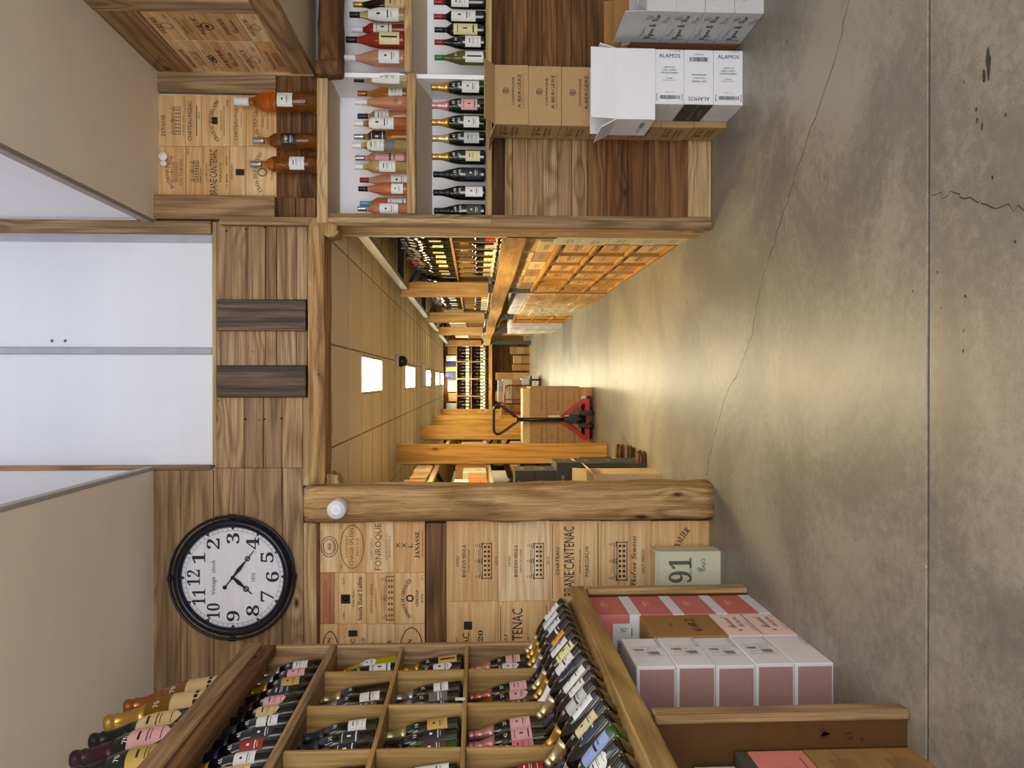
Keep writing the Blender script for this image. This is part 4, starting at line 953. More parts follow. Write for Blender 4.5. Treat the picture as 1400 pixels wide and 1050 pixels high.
# ================================================================== CARTONS
def carton(loc, size, mat, rotz=0, label=None, group=None, seam=None, prints=(), name='carton', strip=None, flaps=None, cat='box', bev=.003, tape=None, panel=None):
    """loc = centre of the base; seam = face with the meeting lid flaps; prints = (face, u, v, items, ink, roll)"""
    w_, d_, h_ = size; r = empty(name, loc, (0, 0, rotz), label=label, cat=cat, group=group)
    if flaps:
        t = .004; mb = MB()
        mb.box(-w_/2, w_/2, -d_/2, -d_/2+t, 0, h_).box(-w_/2, w_/2, d_/2-t, d_/2, 0, h_).box(-w_/2, -w_/2+t, -d_/2+t, d_/2-t, 0, h_).box(w_/2-t, w_/2, -d_/2+t, d_/2-t, 0, h_).box(-w_/2+t, w_/2-t, -d_/2+t, d_/2-t, 0, t)
        obj('body', mb, mat, r)
        for side, ln, an in flaps:
            m2 = MB()
            if side == '-y': m2.box(-w_/2+.002, w_/2-.002, -t, 0, 0, ln); obj('flap', m2, mat, r, (0, -d_/2+t, h_), (an, 0, 0))
            if side == '+y': m2.box(-w_/2+.002, w_/2-.002, 0, t, 0, ln); obj('flap', m2, mat, r, (0, d_/2-t, h_), (-an, 0, 0))
            if side == '-x': m2.box(-t, 0, -d_/2+.002, d_/2-.002, 0, ln); obj('flap', m2, mat, r, (-w_/2+t, 0, h_), (0, -an, 0))
            if side == '+x': m2.box(0, t, -d_/2+.002, d_/2-.002, 0, ln); obj('flap', m2, mat, r, (w_/2-t, 0, h_), (0, an, 0))
    else:
        e = .003 if seam else 0
        x0, x1, y0, y1, z0, z1 = -w_/2, w_/2, -d_/2, d_/2, 0, h_
        if seam == '-x': x0 += e
        if seam == '+x': x1 -= e
        if seam == '-y': y0 += e
        if seam == '+z': z1 -= e
        obj('body', MB().box(x0, x1, y0, y1, z0, z1), mat, r, bevel=bev)
        g = .0015; f = MB()
        if seam == '-x': a, b2 = (-w_/2, x0); bx = [(a, b2, y0, y1, 0, h_/2-g), (a, b2, y0, y1, h_/2+g, h_)]
        elif seam == '+x': a, b2 = (x1, w_/2); bx = [(a, b2, y0, y1, 0, h_/2-g), (a, b2, y0, y1, h_/2+g, h_)]
        elif seam == '-y': a, b2 = (-d_/2, y0); bx = [(x0, x1, a, b2, 0, h_/2-g), (x0, x1, a, b2, h_/2+g, h_)]
        elif seam == '+z': a, b2 = (z1, h_); bx = [(x0, x1, y0, -g, a, b2), (x0, x1, g, y1, a, b2)]
        else: bx = []
        for b3 in bx: obj('flap', MB().box(*b3), mat, r)
    if strip:   # (material, z from top fraction range) band round two faces
        sm, z0, z1 = strip
        obj('band', MB().box(-w_/2-.001, w_/2+.001, -d_/2-.001, d_/2+.001, z0*h_, z1*h_), sm, r)
    if panel:   # inset coloured face
        for face, pm, mg in panel:
            if face == '-y': obj('printed_panel', MB().box(-w_/2+mg, w_/2-mg, -d_/2-.0012, -d_/2, mg*.6, h_-mg), pm, r)
            if face == '+x': obj('printed_panel', MB().box(w_/2, w_/2+.0012, -d_/2+mg, d_/2-mg, mg, h_-mg), pm, r)
    if tape:
        for face, u0, u1 in tape:
            if face == '+x': obj('tape', MB().box(w_/2, w_/2+.001, u0*d_, u1*d_, h_*.28, h_*.72), TAPE, r)
            if face == '+z': obj('tape', MB().box(-w_/2-.001, w_/2+.001, -.025, .025, h_, h_+.001), TAPE, r)
    for pr in prints:
        face, u, v, items = pr[:4]; ink = pr[4] if len(pr) > 4 else INK; roll = pr[5] if len(pr) > 5 else 0
        e = .0022
        p = {'-y': (u, -d_/2-e, v), '-x': (-w_/2-e, -u, v), '+x': (w_/2+e, u, v), '+z': (u, v, h_+e)}[face]
        stamp(items, face, p, r, ink, roll=roll)
    return r

# ---- cartons on the right: the champagne stack
cz = PZ(993.6, 175)
bx0, bx1 = cz.x, PY(850, 92, cz.y).x; bw = bx1-bx0; byf = cz.y; bd = W-.03-byf
hh = PY(676, 130, byf).z/7
logo = [('o', 0, .030, .017, .017, .003), ('t', 'B', 0, .030, .014, .022), ('t', 'CHAMPAGNE', 0, -.010, .15, .014), ('t', 'A.BERGÈRE', 0, -.042, .185, .024), ('t', 'VIGNERONS ET ÉLABORATEURS DEPUIS 1848', 0, -.064, .19, .006)]
side = [('t', 'A.BERGÈRE', 0, -.01, .16, .014), ('o', -.03, .03, .016, .016, .004), ('t', 'AB', -.03, .03, .018, .014), ('t', 'CHAMPAGNE', .01, -.035, .12, .012), ('r', -.09, .052, .09, .055), ('t', script('Bergere'), .05, .03, .08, .026)]
nth = ['bottom', 'second from bottom', 'third from bottom', 'fourth from bottom', 'fifth from bottom', 'third from top', 'second from top', 'top']
names7 = ['bottom', 'second from the bottom', 'third from the bottom', 'middle', 'third from the top', 'second from the top', 'topmost open']
for i in range(7):
    top = i == 6
    carton((bx0+bw/2+R.uniform(-.003, .003), byf+bd/2, i*hh), (bw, bd, hh-.0015), KRAFT, R.uniform(-.006, .006),
           'kraft champagne carton, %s of the stack under the lower niche' % names7[i], 'kraft champagne cartons', flaps=[('-y', .10, .95), ('-x', .08, 1.2)] if top else None,
           prints=[('-y', .02, hh/2, logo), ('-x', 0, hh/2, side)])
# white wine cartons in front
az = PZ(1015.7, 144)
ax0, ax1 = az.x, PY(950, 68, az.y).x; aw = ax1-ax0; ad = byf-.008-az.y; ah = PY(895, 100, az.y).z/3
def alam(flip): return [('t', 'ALAMOS', 0, ah*.27, aw*.40*1.0, .018), ('t', 'HINTS OF', 0, .012, .052, .009), ('t', 'DARK CHERRY', 0, -.002, .075, .009), ('t', 'AND BLACKBERRY', 0, -.016, .09, .009), ('t', 'MALBEC', 0, -.034, .035, .006)]
def al_items():
    # laid out across the face: the name at the right end, the bar code at the left, read with the box standing on its side
    return [('t', 'ALAMOS', 0, aw*.38, ah*.72, .020), ('t', 'HINTS OF', 0, aw*.17, ah*.36, .0085), ('t', 'DARK CHERRY', 0, aw*.12, ah*.48, .0085), ('t', 'AND BLACKBERRY', 0, aw*.07, ah*.60, .0085), ('t', 'MALBEC', 0, -aw*.03, ah*.24, .006),
            ('t', 'MENDOZA, ARGENTINA', 0, -aw*.07, ah*.46, .004), ('b', -ah*.33, -aw*.41, ah*.33, -aw*.34), ('t', '[', -ah*.42, -aw*.375, .006, .032), ('t', ']', ah*.42, -aw*.375, .006, .032), ('t', '750 ML · 6 × 2', 0, -aw*.28, ah*.3, .005), ('t', '6 × 750 ML', ah*.2, aw*.47, ah*.36, .006)]
def al_mid():
    return [('t', 'ALAMOS', 0, aw*.40, ah*.72, .020), ('t', '120 YEARS', 0, aw*.08, ah*.5, .0095), ('t', 'OF FAMILY', 0, aw*.02, ah*.4, .008), ('t', 'WINEMAKING', 0, -aw*.04, ah*.5, .0085), ('b', -ah*.3, -aw*.36, ah*.3, -aw*.28), ('t', 'MALBEC', 0, -aw*.41, ah*.3, .006)]
for i in range(3):
    mid = i == 1
    carton((ax0+aw/2, az.y+ad/2, i*ah), (aw, ad, ah-.0012), WHITEC, R.uniform(-.004, .004), 'white malbec carton, %s of three beside the kraft stack' % ['lowest', 'middle', 'highest'][i], 'white malbec cartons', seam='-x',
           prints=[('-y', 0, ah/2, al_mid() if mid else al_items(), INK, PI if mid else 0)] if False else [('-y', 0, ah/2, al_mid() if mid else al_items(), INK, (PI/2 if mid else -PI/2))]+([('-x', .0, ah*.25, [('r', -ad*.5, -ah*.24, ad*.5, ah*.24)], GREYC), ('-x', .0, ah*.75, [('r', -ad*.5, -ah*.24, ad*.5, ah*.24)], GREYC), ('-x', 0, ah*.25-0, [('t', 'ALAMOS', 0, 0, .08, .014)], WHT)] if mid else []))
# open white carton on top of them
oz = 3*ah; oyf = az.y-.01
ox0, ox1 = PY(870, 163, oyf).x, PY(870, 66, oyf).x; oh = PY(843, 110, oyf).z-oz
carton(((ox0+ox1)/2, oyf+(ad+.01)/2, oz), (ox1-ox0, ad+.01, oh), WHITEC, 0, 'open white carton with raised flaps, on top of the white malbec cartons', None,
       flaps=[('-y', .135, .12), ('-x', .09, .5), ('+x', .09, .3), ('+y', .10, -.1)], prints=[('-x', 0, .05, [('t', 'DZJ', -.05, .0, .06, .02), ('r', 0, -.01, .08, .01)], plain('#8a8a90', .6)), ('-y', -.10, oh+.03, [('t', 'Btv', 0, 0, .035, .02)], plain('#3a4a80', .6))])
# white & script cartons further right
vz = PZ(1045, 17); vf = PZ(1012, 62); vx = (vz.x+vf.x)/2; vd = vf.y-vz.y; vw = .30
vh = PY(924, 14, vz.y).z/3
vt = [('t', script('Vigne')+' & '+script('Vin'), 0, 0, vd*.78, .05)]
vg = [('t', script('Vigne'), -.05, .04, .1, .03), ('t', script('Vin'), .08, -.045, .07, .03), ('t', script('Vi'), .10, .04, .05, .035), ('t', script('V'), -.12, -.03, .03, .035)]
for i in range(4):
    fl = i == 3
    carton((vx+vw/2, vz.y+vd/2, i*vh), (vw, vd, vh-.0015), WHITE2, 0, 'pale grey carton with handwriting print, %s at the right edge' % ['bottom', 'second', 'third', 'open top'][i], 'pale grey handwriting cartons',
           flaps=[('-x', .10, .05), ('-y', .09, .9), ('+y', .08, 1.0)] if fl else None, prints=[('-x', 0, vh/2, vg, plain('#8f8f93', .7)), ('-x', 0, vh/2, vt)]+[('-y', 0, vh/2, [('t', script('Vigne'), -.05, .02, .1, .03), ('t', script('Vin'), .06, -.03, .08, .03)], plain('#9a8f88', .7))])
# kraft cartons behind them, the upper one open
kz = vf.y+.02; kx = PY(860, 58, kz).x
for i in range(3):
    carton((kx+.17, kz+.12, i*.19), (.34, .24, .188), KRAFT2, 0, 'plain brown carton behind the handwriting cartons, %s' % ['lowest', 'in the middle', 'open on top'][i], 'plain brown cartons at the right edge',
           flaps=[('-x', .10, .75), ('-y', .10, .35), ('+y', .1, .2)] if i == 2 else None)

# ---- cartons in the bays on the left
c1 = PZ(1140, 899); c1f = PZ(1092, 871); w1x = c1.x-.02; d1_ = c1f.y-c1.y-.004
h1 = PX(847, 905, w1x).z
h1 = (PY(870, 903, c1.y).z)/5
for i in range(5):
    carton((w1x-.14+R.uniform(-.004, .004), c1.y+d1_/2, i*h1), (.28, d1_, h1-.0015), WHITEC, 0, 'white carton with a dusty rose end, %s of the stack of five' % ['lowest', 'second from the floor', 'middle', 'second from the top', 'top'][i], 'white and rose cartons',
           panel=[('-y', ROSEC, .012)], prints=([] if i == 0 else [('+x', 0, h1/2, [('r', -.055, -.052, .06, -.05), ('r', -.055, .05, .06, .052), ('b', -.045, .0, -.0, .038), ('b', .01, -.03, .05, -.005), ('t', 'CUVÉE', -.02, -.022, .04, .012), ('t', '6x75cl', .03, .02, .035, .01)], plain('#6a6a78', .7), PI/2)])+[('+x', d1_*.0, h1*.10, [('t', 'BRUT ROSÉ', d1_*.28, 0, .10, .012)], plain('#8d7f7c', .7))])
c2p = PZ(1054, 837); d2 = c2p.y-c1f.y-.006; h2 = h1*.98; x2 = w1x-.0
y2 = c1f.y+.003+d2/2
for i in range(2):
    carton((x2-.14, y2, i*h2), (.28, d2, h2-.0015), PINKC, 0, 'pale pink carton with scroll lettering, %s of two under the brown box' % ['lower', 'upper'][i], 'pale pink cartons',
           prints=[('+x', 0, h2/2, [('r', -.14, -.078, .14, -.076), ('r', -.14, .076, .14, .078), ('t', script('Besserat'), .02, .022, .15, .036), ('t', script('Bellefon'), .03, -.028, .14, .034), ('t', 'CUVÉE DES MOINES', -.03, -.058, .12, .009), ('p', [(-.09, -.0), (-.08, .012), (-.07, 0), (-.08, -.012)])], plain('#8b6668', .7), 0)])
hk = PY(895, 873, c1f.y).z-2*h2
carton((x2-.13, y2, 2*h2), (.26, d2-.01, hk), KRAFT2, 0, 'plain brown carton with marker scrawl on top of the pink cartons', None, prints=[('+x', 0, hk*.35, [('t', '61 AR 22', 0, 0, .17, .04), ('t', 'R R', .0, .10, .05, .012)], INK, 0)])
c3 = PZ(1048, 822); d3 = min(.30, YE-.04-(c1f.y+d2+.012)); y3 = c1f.y+d2+.012+d3/2; h3 = PY(817, 838, c2p.y).z/4
for i in range(4):
    carton((x2-.15, y3, i*h3), (.30, d3, h3-.0015), CORAL, 0, 'coral red carton with a white band, %s of the stack' % ['lowest', 'second from the floor', 'third from the floor', 'topmost'][i], 'coral red cartons', strip=(WHITEC, .0, .26),
           prints=[('+x', .02, h3*.72, [('t', 'Ballerie', 0, .008, .07, .022), ('t', 'cuvée rosé', 0, -.012, .06, .008)], plain('#f0cfc8', .6)), ('-y', .06, h3*.38, [('r', -.08, -.07, .075, .04)], WHITEC), ('-y', .06, h3*.38, [('r', -.08, -.07, .075, .04)], WHITEC)][:2 if i == 9 else 3][:1]+([('-y', .05, h3*.40, [('r', -.09, -.075, .06, .05)], LWHT)] if i >= 2 else []))
    # bar code on the pasted slip
for i in (2, 3):
    r0 = [o for o in COL.objects if o.get('label') == 'coral red carton with a white band, %s of the stack' % ('third from the floor' if i == 2 else 'topmost')][0]
    stamp([('b', -.08, -.065, -.02, .03), ('t', 'VS', .03, .0, .02, .03), ('r', .0, -.04, .04, -.036)], '-y', (.05, -d3/2-.0036, h3*.40), r0, INK)
# nearer bay: two brown cartons, a coral one and a grey one
g1 = PZ(1240, 1012); gx = g1.x-.01; gy = YB-.045; gh = (PX(1035, 1020, gx).z and .176)
for i, (mt_, wd) in enumerate(((KRAFT2, 'brown taped carton on the floor of the nearest bay'), (KRAFT2, 'brown taped carton, second in the nearest bay stack'), (CORAL, 'salmon carton on two brown cartons in the nearest bay'), (GREYC, 'dark grey slim carton on the salmon carton'), )):
    hgt = gh if i < 3 else .04; z = i*gh
    carton((gx-.15, gy-.17, z), (.30, .34, hgt-.0015), mt_ if i != 2 else kraft_mat('salmon_card', '#d98474', amt=.04), 0, wd, 'cartons in the nearest bay', seam='+x' if i < 2 else None, tape=[('+x', -.28, -.12), ('+x', .1, .3)] if i < 2 else None,
           prints=[('+x', 0, .09, [('r', -.12, -.06, .12, -.057), ('t', 'CHAMPAGNE', 0, 0, .12, .02)], INK2, 0)] if i == 2 else [])
carton((gx-.17, gy-.16, 3*gh+.04), (.26, .3, .13), CREAM, 0, 'pale grey carton on top in the nearest bay', None)
# cream box by the crate lid wall
q = PZ(986, 754); qf = PZ(978, 747); qx = q.x; qw = .27
carton((qx-qw/2, q.y+.075, 0), (qw, .13, PY(903, 770, q.y).z), CREAM, 0, 'cream carton with large numerals standing by the crate lid wall', None,
       flaps=[('-y', .03, .2), ('-x', .05, .3), ('+x', .04, .2)], prints=[('-y', .0, .17, [('t', serif('91'), .03, .06, .14, .13), ('t', "MAS DE L'ASTI", .02, .0, .10, .014), ('t', 'BAJO', .06, -.075, .07, .03), ('t', script('B'), .03, -.05, .03, .03)], plain('#5a5c52', .7))])

# ================================================================== WALL CLOCK
CC = PY(317.5, 790, WP-.04); KR = (PY(317.5, 704, WP-.04).x-CC.x)
ck = empty('wall_clock', (CC.x, WP-.001, CC.z), label='large round wall clock with dark metal rim and antique white face', cat='clock')
RX = Matrix.Rotation(PI/2, 4, 'X')    # lathe axis +Z -> -Y
def face_m(): return RX
r0 = KR
obj('back_plate', MB().lathe([(r0*.90, .0), (r0*.90, .02), (0, .021)], 64, mat=RX), BLKM, ck)
obj('bezel', MB().lathe([(r0*.805, .022), (r0*.805, .040), (r0*.84, .056), (r0*.90, .052), (r0*.93, .035), (r0*.93, .0), (r0*.90, .0)], 72, mat=RX), NAVY, ck)
ring = [(math.cos(2*PI*i/72)*r0*.978, -.040, math.sin(2*PI*i/72)*r0*.978) for i in range(72)]
obj('outer_ring', MB().tube(ring, r0*.022, 10, closed=True), NAVY, ck)
for k in range(4):
    a = k*PI/2; cl_ = MB()
    p0 = Vector((math.cos(a)*r0*.978, -.040, math.sin(a)*r0*.978)); t = Vector((-math.sin(a), 0, math.cos(a)))
    cl_.tube([p0-t*r0*.05, p0-t*r0*.04, p0+t*r0*.04, p0+t*r0*.05], r0*.034, 12)
    cl_.tube([p0, p0-Vector((math.cos(a), 0, math.sin(a)))*r0*.06], r0*.02, 8)
    obj('collar', cl_, NAVY, ck)
obj('dial', MB().lathe([(r0*.845, .024), (0, .0245)], 64, sm=False, mat=RX), kraft_mat('clock_dial', '#dddbe2', 12, .06), ck)
for i in range(12):
    hnum = i+1; a = PI/2-2*PI*hnum/12; rad = r0*.62
    vs, fs, tw, th = text_geo(serif(str(hnum))); H = r0*.205; kx_ = H*.86/th if hnum >= 10 else H*1.25/th
    mb = MB().add([(v.x*kx_, 0, v.y*H/th) for v in vs], fs); obj('numeral', mb, plain('#1c1b1e', .6), ck, (math.cos(a)*rad, -.0262, math.sin(a)*rad))
tk = MB()
for rr_, lw in ((.795, .004), (.745, .004)):
    tk_n = 90
    vs = []
    for i in range(tk_n):
        a = 2*PI*i/tk_n; vs += [(math.cos(a)*r0*rr_, 0, math.sin(a)*r0*rr_), (math.cos(a)*r0*(rr_-lw), 0, math.sin(a)*r0*(rr_-lw))]
    tk.add(vs, [(2*i, 2*((i+1) % tk_n), 2*((i+1) % tk_n)+1, 2*i+1) for i in range(tk_n)])
for i in range(60):
    a = 2*PI*i/60; wq = .004 if i % 5 else .02
    e1 = Vector((math.cos(a), 0, math.sin(a))); e2 = Vector((-math.sin(a), 0, math.cos(a)))
    if i % 5: tk.add([e1*r0*.795+e2*r0*.0025, e1*r0*.795-e2*r0*.0025, e1*r0*.743-e2*r0*.0025, e1*r0*.743+e2*r0*.0025], [(0, 1, 2, 3)])
    else: tk.add([e1*r0*.80+e2*r0*.035, e1*r0*.80-e2*r0*.035, e1*r0*.75], [(0, 1, 2)])
obj('minute_track', tk, plain('#1c1b1e', .6), ck, (0, -.0262, 0))
for s, z, ww, hh_ in ((serif('V')+'', 0, 0, 0),): pass
stamp([('t', 'Vintage  clock', 0, 0, r0*.56, r0*.085)], '-y', (0, -.0265, r0*.30), ck, plain('#2a292c', .6))
stamp([('t', '1832', 0, 0, r0*.14, r0*.055)], '-y', (0, -.0265, -r0*.32), ck, plain('#2a292c', .6))
def hand(name, ang, ln, tail, wd, y):
    mb = MB(); pts = [(-wd*.35, -tail), (wd*.35, -tail), (wd*.35, 0), (wd, ln*.30), (wd*.3, ln*.62), (wd*.25, ln), (-wd*.25, ln), (-wd*.3, ln*.62), (-wd, ln*.30), (-wd*.35, 0)]
    mb.prism([(x, z) for x, z in pts], 'y', -.0015, .0015)
    n = 16; rr_ = wd*1.1; ringp = [(math.cos(2*PI*i/n)*rr_, 0, ln*.70+math.sin(2*PI*i/n)*rr_) for i in range(n)]; mb.tube(ringp, wd*.3, 6, closed=True)
    if tail: mb.lathe([(wd*1.1, 0), (0, .003)], 14, mat=Matrix.Translation((0, 0, -tail)) @ RX)
    obj(name, mb, BLK, ck, (0, y, 0), (0, ang, 0))
hand('minute_hand', math.radians(128), r0*.54, r0*.20, r0*.030, -.034)
hand('hour_hand', math.radians(222), r0*.40, 0, r0*.034, -.030)
obj('hub', MB().lathe([(r0*.028, .026), (r0*.028, .038), (0, .040)], 20, mat=RX), BLK, ck)

# white cylindrical spot on the post; torn clip at the ceiling
p = PY(460, 697, W-.17)
sp = empty('spot_lamp', (p.x, W-.062, p.z), label='white cylindrical spot lamp fixed to the top of the timber post', cat='lamp')
obj('body', MB().lathe([(.049, .0), (.0505, .02), (.0505, .115), (.047, .120)], 32, mat=RX), plain('#d9dadf', .5), sp)
obj('lens', MB().lathe([(.047, .1195), (.012, .1205), (.010, .119), (0, .119)], 28, mat=RX), plain('#e8ebf5', .4), sp)
p = PY(203, 217, WR-.03)
cp_ = empty('white_clip', (p.x, WR-.022, ZC-.045), label='small white two-lobed plastic clip under the ceiling above the crate lids', cat='clip')
obj('lobe', MB().lathe([(.026, 0), (.024, .008), (0, .010)], 18, mat=Matrix.Translation((.016, 0, .012)) @ RX), WHT, cp_)
obj('lobe', MB().lathe([(.019, 0), (.017, .008), (0, .010)], 18, mat=Matrix.Translation((-.024, 0, .008)) @ RX), WHT, cp_)

# ================================================================== STOCK ROOM
YP = [PZ(830, 398).y, 0, 0, 0]
YP = [PZ(830, 400).y, PZ(776, 432).y, 14.6, PZ(726, 468).y]
XK = PY(830, 401, YP[0]).x           # aisle face of the right hand racking
ZTR = PY(548, 400, YP[0]).z
DEP = 1.05
gr = empty('pallet_racking', (XK, YP[0], 0), label='grey steel racking down the right side of the stock room aisle', cat='rack')
def gb(name, x0, x1, y0, y1, z0, z1, mat, rot=(0, 0, 0)): return board(name, x0-XK, x1-XK, y0-YP[0], y1-YP[0], z0, z1, mat, gr, .002, rot)
posts_y = [W+.5]+YP
for i, y in enumerate(posts_y):
    mb = MB().box(-.0, .09, -.035, .035, 0, ZTR+.0)
    obj('upright', mb, STEELD if i == 0 else STEEL, gr, (0, y-YP[0], 0))
    obj('upright', mb, STEELD, gr, (DEP-.09, y-YP[0], 0))
    if i:
        hl = MB()
        for k in range(22): hl.box(.035, .055, -.0362, -.0352, .05+k*.075, .065+k*.075)
        ho = obj('punched_holes', hl, BLK, gr, (0, y-YP[0], 0)); ho['kind'] = 'stuff'
    gb('cross_tie', XK+.05, XK+DEP-.05, y-.02, y+.02, ZTR-.03, ZTR+.03, STEELD)
    s = MB().tube([(.05, 0, ZTR-.05), (.55, 0, ZTR-.45), (DEP-.05, 0, ZTR-.85)], .02, 6); obj('brace', s, STEELD, gr, (0, y-YP[0], 0))
    if i: gb('upright_board', XK-.055, XK+.10, y-.062, y-.04, 1.245, ZTR-.01, FIRP['z'])
for a, b2 in zip(posts_y, posts_y[1:]):
    gb('top_beam', XK+.01, XK+.05, a+.04, b2-.04, ZTR-.085, ZTR-.015, ALU)
    gb('top_beam', XK+DEP-.05, XK+DEP-.01, a+.04, b2-.04, ZTR-.085, ZTR-.015, STEELD)
    gb('shelf_board', XK+.12, XK+DEP, a+.04, b2-.04, 1.545, 1.565, OAK['y'])
    gb('shelf_board', XK+.12, XK+DEP, a+.04, b2-.04, 1.09, 1.11, OAK['y'])
    gb('cell_back', XK+.46, XK+.48, a+.04, b2-.04, 1.11, 2.0, TAN)
# long bent wooden fascia in front of the lying bottles
vs = []; n = 44
for i in range(n+1):
    y = W+.45+(YP[3]-W-.45)*i/n; wv = .006*math.sin(y*1.7)
    zc = 1.125+wv; hgt = .15-.004*i/n
    for dx in (-.03, -.012):
        vs += [(dx+.008*math.sin(y*1.3), y, zc-hgt/2), (dx+.008*math.sin(y*1.3), y, zc+hgt/2)]
fs = []
for i in range(n):
    b0, b1 = i*4, (i+1)*4; fs += [(b0, b1, b1+1, b0+1), (b0+2, b0+3, b1+3, b1+2), (b0+1, b1+1, b1+3, b0+3), (b0, b0+2, b1+2, b1)]
fs += [(0, 1, 3, 2), (n*4, n*4+2, n*4+3, n*4+1)]
obj('bent_fascia', MB().add(vs, fs), FIRP['y'], gr, (0, -YP[0], 0))

FO = ['gold', 'black', 'black', 'champagne', 'red', 'silver', 'black', 'navy', 'black', 'copper', 'charcoal', 'white']
PP = ['white', 'cream', 'white', 'beige', 'white', 'yellow', 'silver', 'cream']
XRI = PI/2+math.pi
def rrow(xc, y0, y1, z, pitch, kinds, grp, bay, where, sc=1.0, lie=False, lab=True, n=10):
    y = y0; i = 0
    while y < y1:
        kind = kinds[i % len(kinds)]; fo = FO[(i*5+len(grp)) % 12]; pp = PP[(i*3+bay) % 8]
        if lie:
            m = Matrix.Rotation(PI/2-.42, 3, 'Y') @ Matrix.Rotation(-PI/2+R.uniform(-.3, .3), 3, 'Z')
            rt = m.to_euler()
        else: rt = (0, 0, -PI/2+R.uniform(-.3, .3))
        txt = '%s bottle%s, %s %s, %s bay' % ((FN[fo]+' foiled') if (lie or i % 3 == 0) else 'black', (' with %s label' % pp) if (lie or i % 2) else '', ORD[min(i, 35)], where, ['nearest', 'second', 'third', 'farthest'][bay])
        bottle(kind, 'black' if i % 3 else 'green', fo if (lie or i % 3 == 0) else 'black', (pp, .05, .12 if not lie else .14, .9 if lie else .7, 0 if not lie else 9, 'rect') if (lie or i % 2) else None, (xc, y, z), rt, txt, grp, sc*(1 if not (i % 4 == 1) else 1.08 if not lie else 1), n=n)
        y += pitch; i += 1
for b in range(4):
    a, e_ = posts_y[b]+.09, posts_y[b+1]-.09
    pt = .094 if b == 0 else .115 if b == 1 else .15
    a2 = a if b else W+.62
    rrow(XK+.085, a2+.02, e_-.07, 1.155, pt if b == 0 else pt, ['champagne', 'champagne', 'bordeaux'], 'bottles lying along the right racking', b, 'lying along the racking', lie=True)
    if b < 2:
        rrow(XK+.18, a2+.1, e_-.1, 1.567, .13 if b == 0 else .17, ['champagne'], 'bottles standing on the right racking', b, 'standing on the racking shelf', 1.2)
    # cell dividers
    y = a2+.16; k = 0
    while y < e_:
        gb('cell_divider', XK+.13, XK+.45, y-.006, y+.006, 1.112, 1.543, OAK['z'] if b < 2 else OAK['z'])
        if b < 2 and y+.16 < e_:
            fo = FO[(k*5+2) % 12]; pp = 'scarlet' if (b, k) == (0, 1) else PP[(k*3+1) % 8]
            bottle('bordeaux', 'green' if k % 2 else 'black', fo, (pp, .05, .15, 1.0, 0, 'rect'), (XK+.178, y+.26, 1.115), (0, 0, -PI/2), '%s foiled bottle with %s label, in the %s cell of the %s bay' % (FN[fo], pp, ORD[k], ['nearest', 'second'][b]), 'bottles in the racking cells', 1.25, n=12)
            bottle('bordeaux', 'black', FO[(k*7+1) % 12], (PP[(k*5+2) % 8], .05, .15, 1.0, 0, 'rect'), (XK+.29, y+.15, 1.115), (0, 0, -PI/2), '%s foiled bottle with %s label, farther in the %s cell, %s bay' % (FN[FO[(k*7+1) % 12]], PP[(k*5+2) % 8], ORD[k], ['nearest', 'second'][b]), 'bottles in the racking cells', 1.25, n=12)
        y += .32 if b < 2 else .4; k += 1

# crate rack: wooden cases seen through a pine grid
def crate_rack(y0, y1, n, z1, name, lab, rows=3, word='nearer', x=None):
    x = XK-.0 if x is None else x
    r = empty('crate_rack', (x, y0, 0), label=lab, cat='rack'); L = y1-y0; dy = L/n; dz_ = z1/rows
    for j in range(rows+1): board('rail', -.0, .36, 0, L, max(.002, j*dz_-.012), j*dz_+.012 if j else .02, PALLETW if False else FIR['y'], r, .002)
    for i in range(n+1): board('stile', .0, .36, i*dy-.011, i*dy+.011, .02, z1-.012, FIR['z'], r, .002)
    board('backing', .36, .37, 0, L, 0, z1, OLDD['y'], r, 0)
    for i in range(n):
        for j in range(rows):
            if (i, j) == (4, 2) and n == 6: continue
            t = empty('wine_case', (x+.022, y0+i*dy+.013, j*dz_+.022), label='open pine wine case, %s column from the near end, %s row, %s crate rack' % (ORD[i], ['bottom', 'middle', 'top'][j], word), cat='crate', group='pine wine cases in the crate racks')
            w_, hh_, dd = dy-.026, dz_-.036, .30
            m1 = LID['y']
            obj('case_body', MB().box(0, dd, 0, w_, 0, .012).box(0, dd, 0, .01, .012, hh_).box(0, dd, w_-.01, w_, .012, hh_).box(dd-.01, dd, .01, w_-.01, .012, hh_), m1, t)
            obj('front_board', MB().box(0, .010, .011, w_-.011, .013, hh_*.80), m1, t)
            stamp([('t', serif(['CHÂTEAU', 'DOMAINE', 'MARGAUX', 'MÉDOC'][(i+j) % 4]), 0, 0, w_*.5, .03), ('r', -w_*.2, -.035, w_*.2, -.03)], '-x', (-.0022, w_/2, hh_*.45), t, INK2)
            obj('inner_lid', MB().box(.12, .13, .02, w_-.02, .012, hh_*.9), LID['y'], t)
crate_rack(NB+.40, YP[0]-.06, 6, .80, 'crate_rack', 'pine crate rack holding open wine cases, nearest on the right of the aisle')
crate_rack(YP[1]-.65, YP[1]+.55, 3, .80, 'crate_rack', 'smaller pine crate rack farther down the right side of the aisle', word='farther', x=XK-.01)
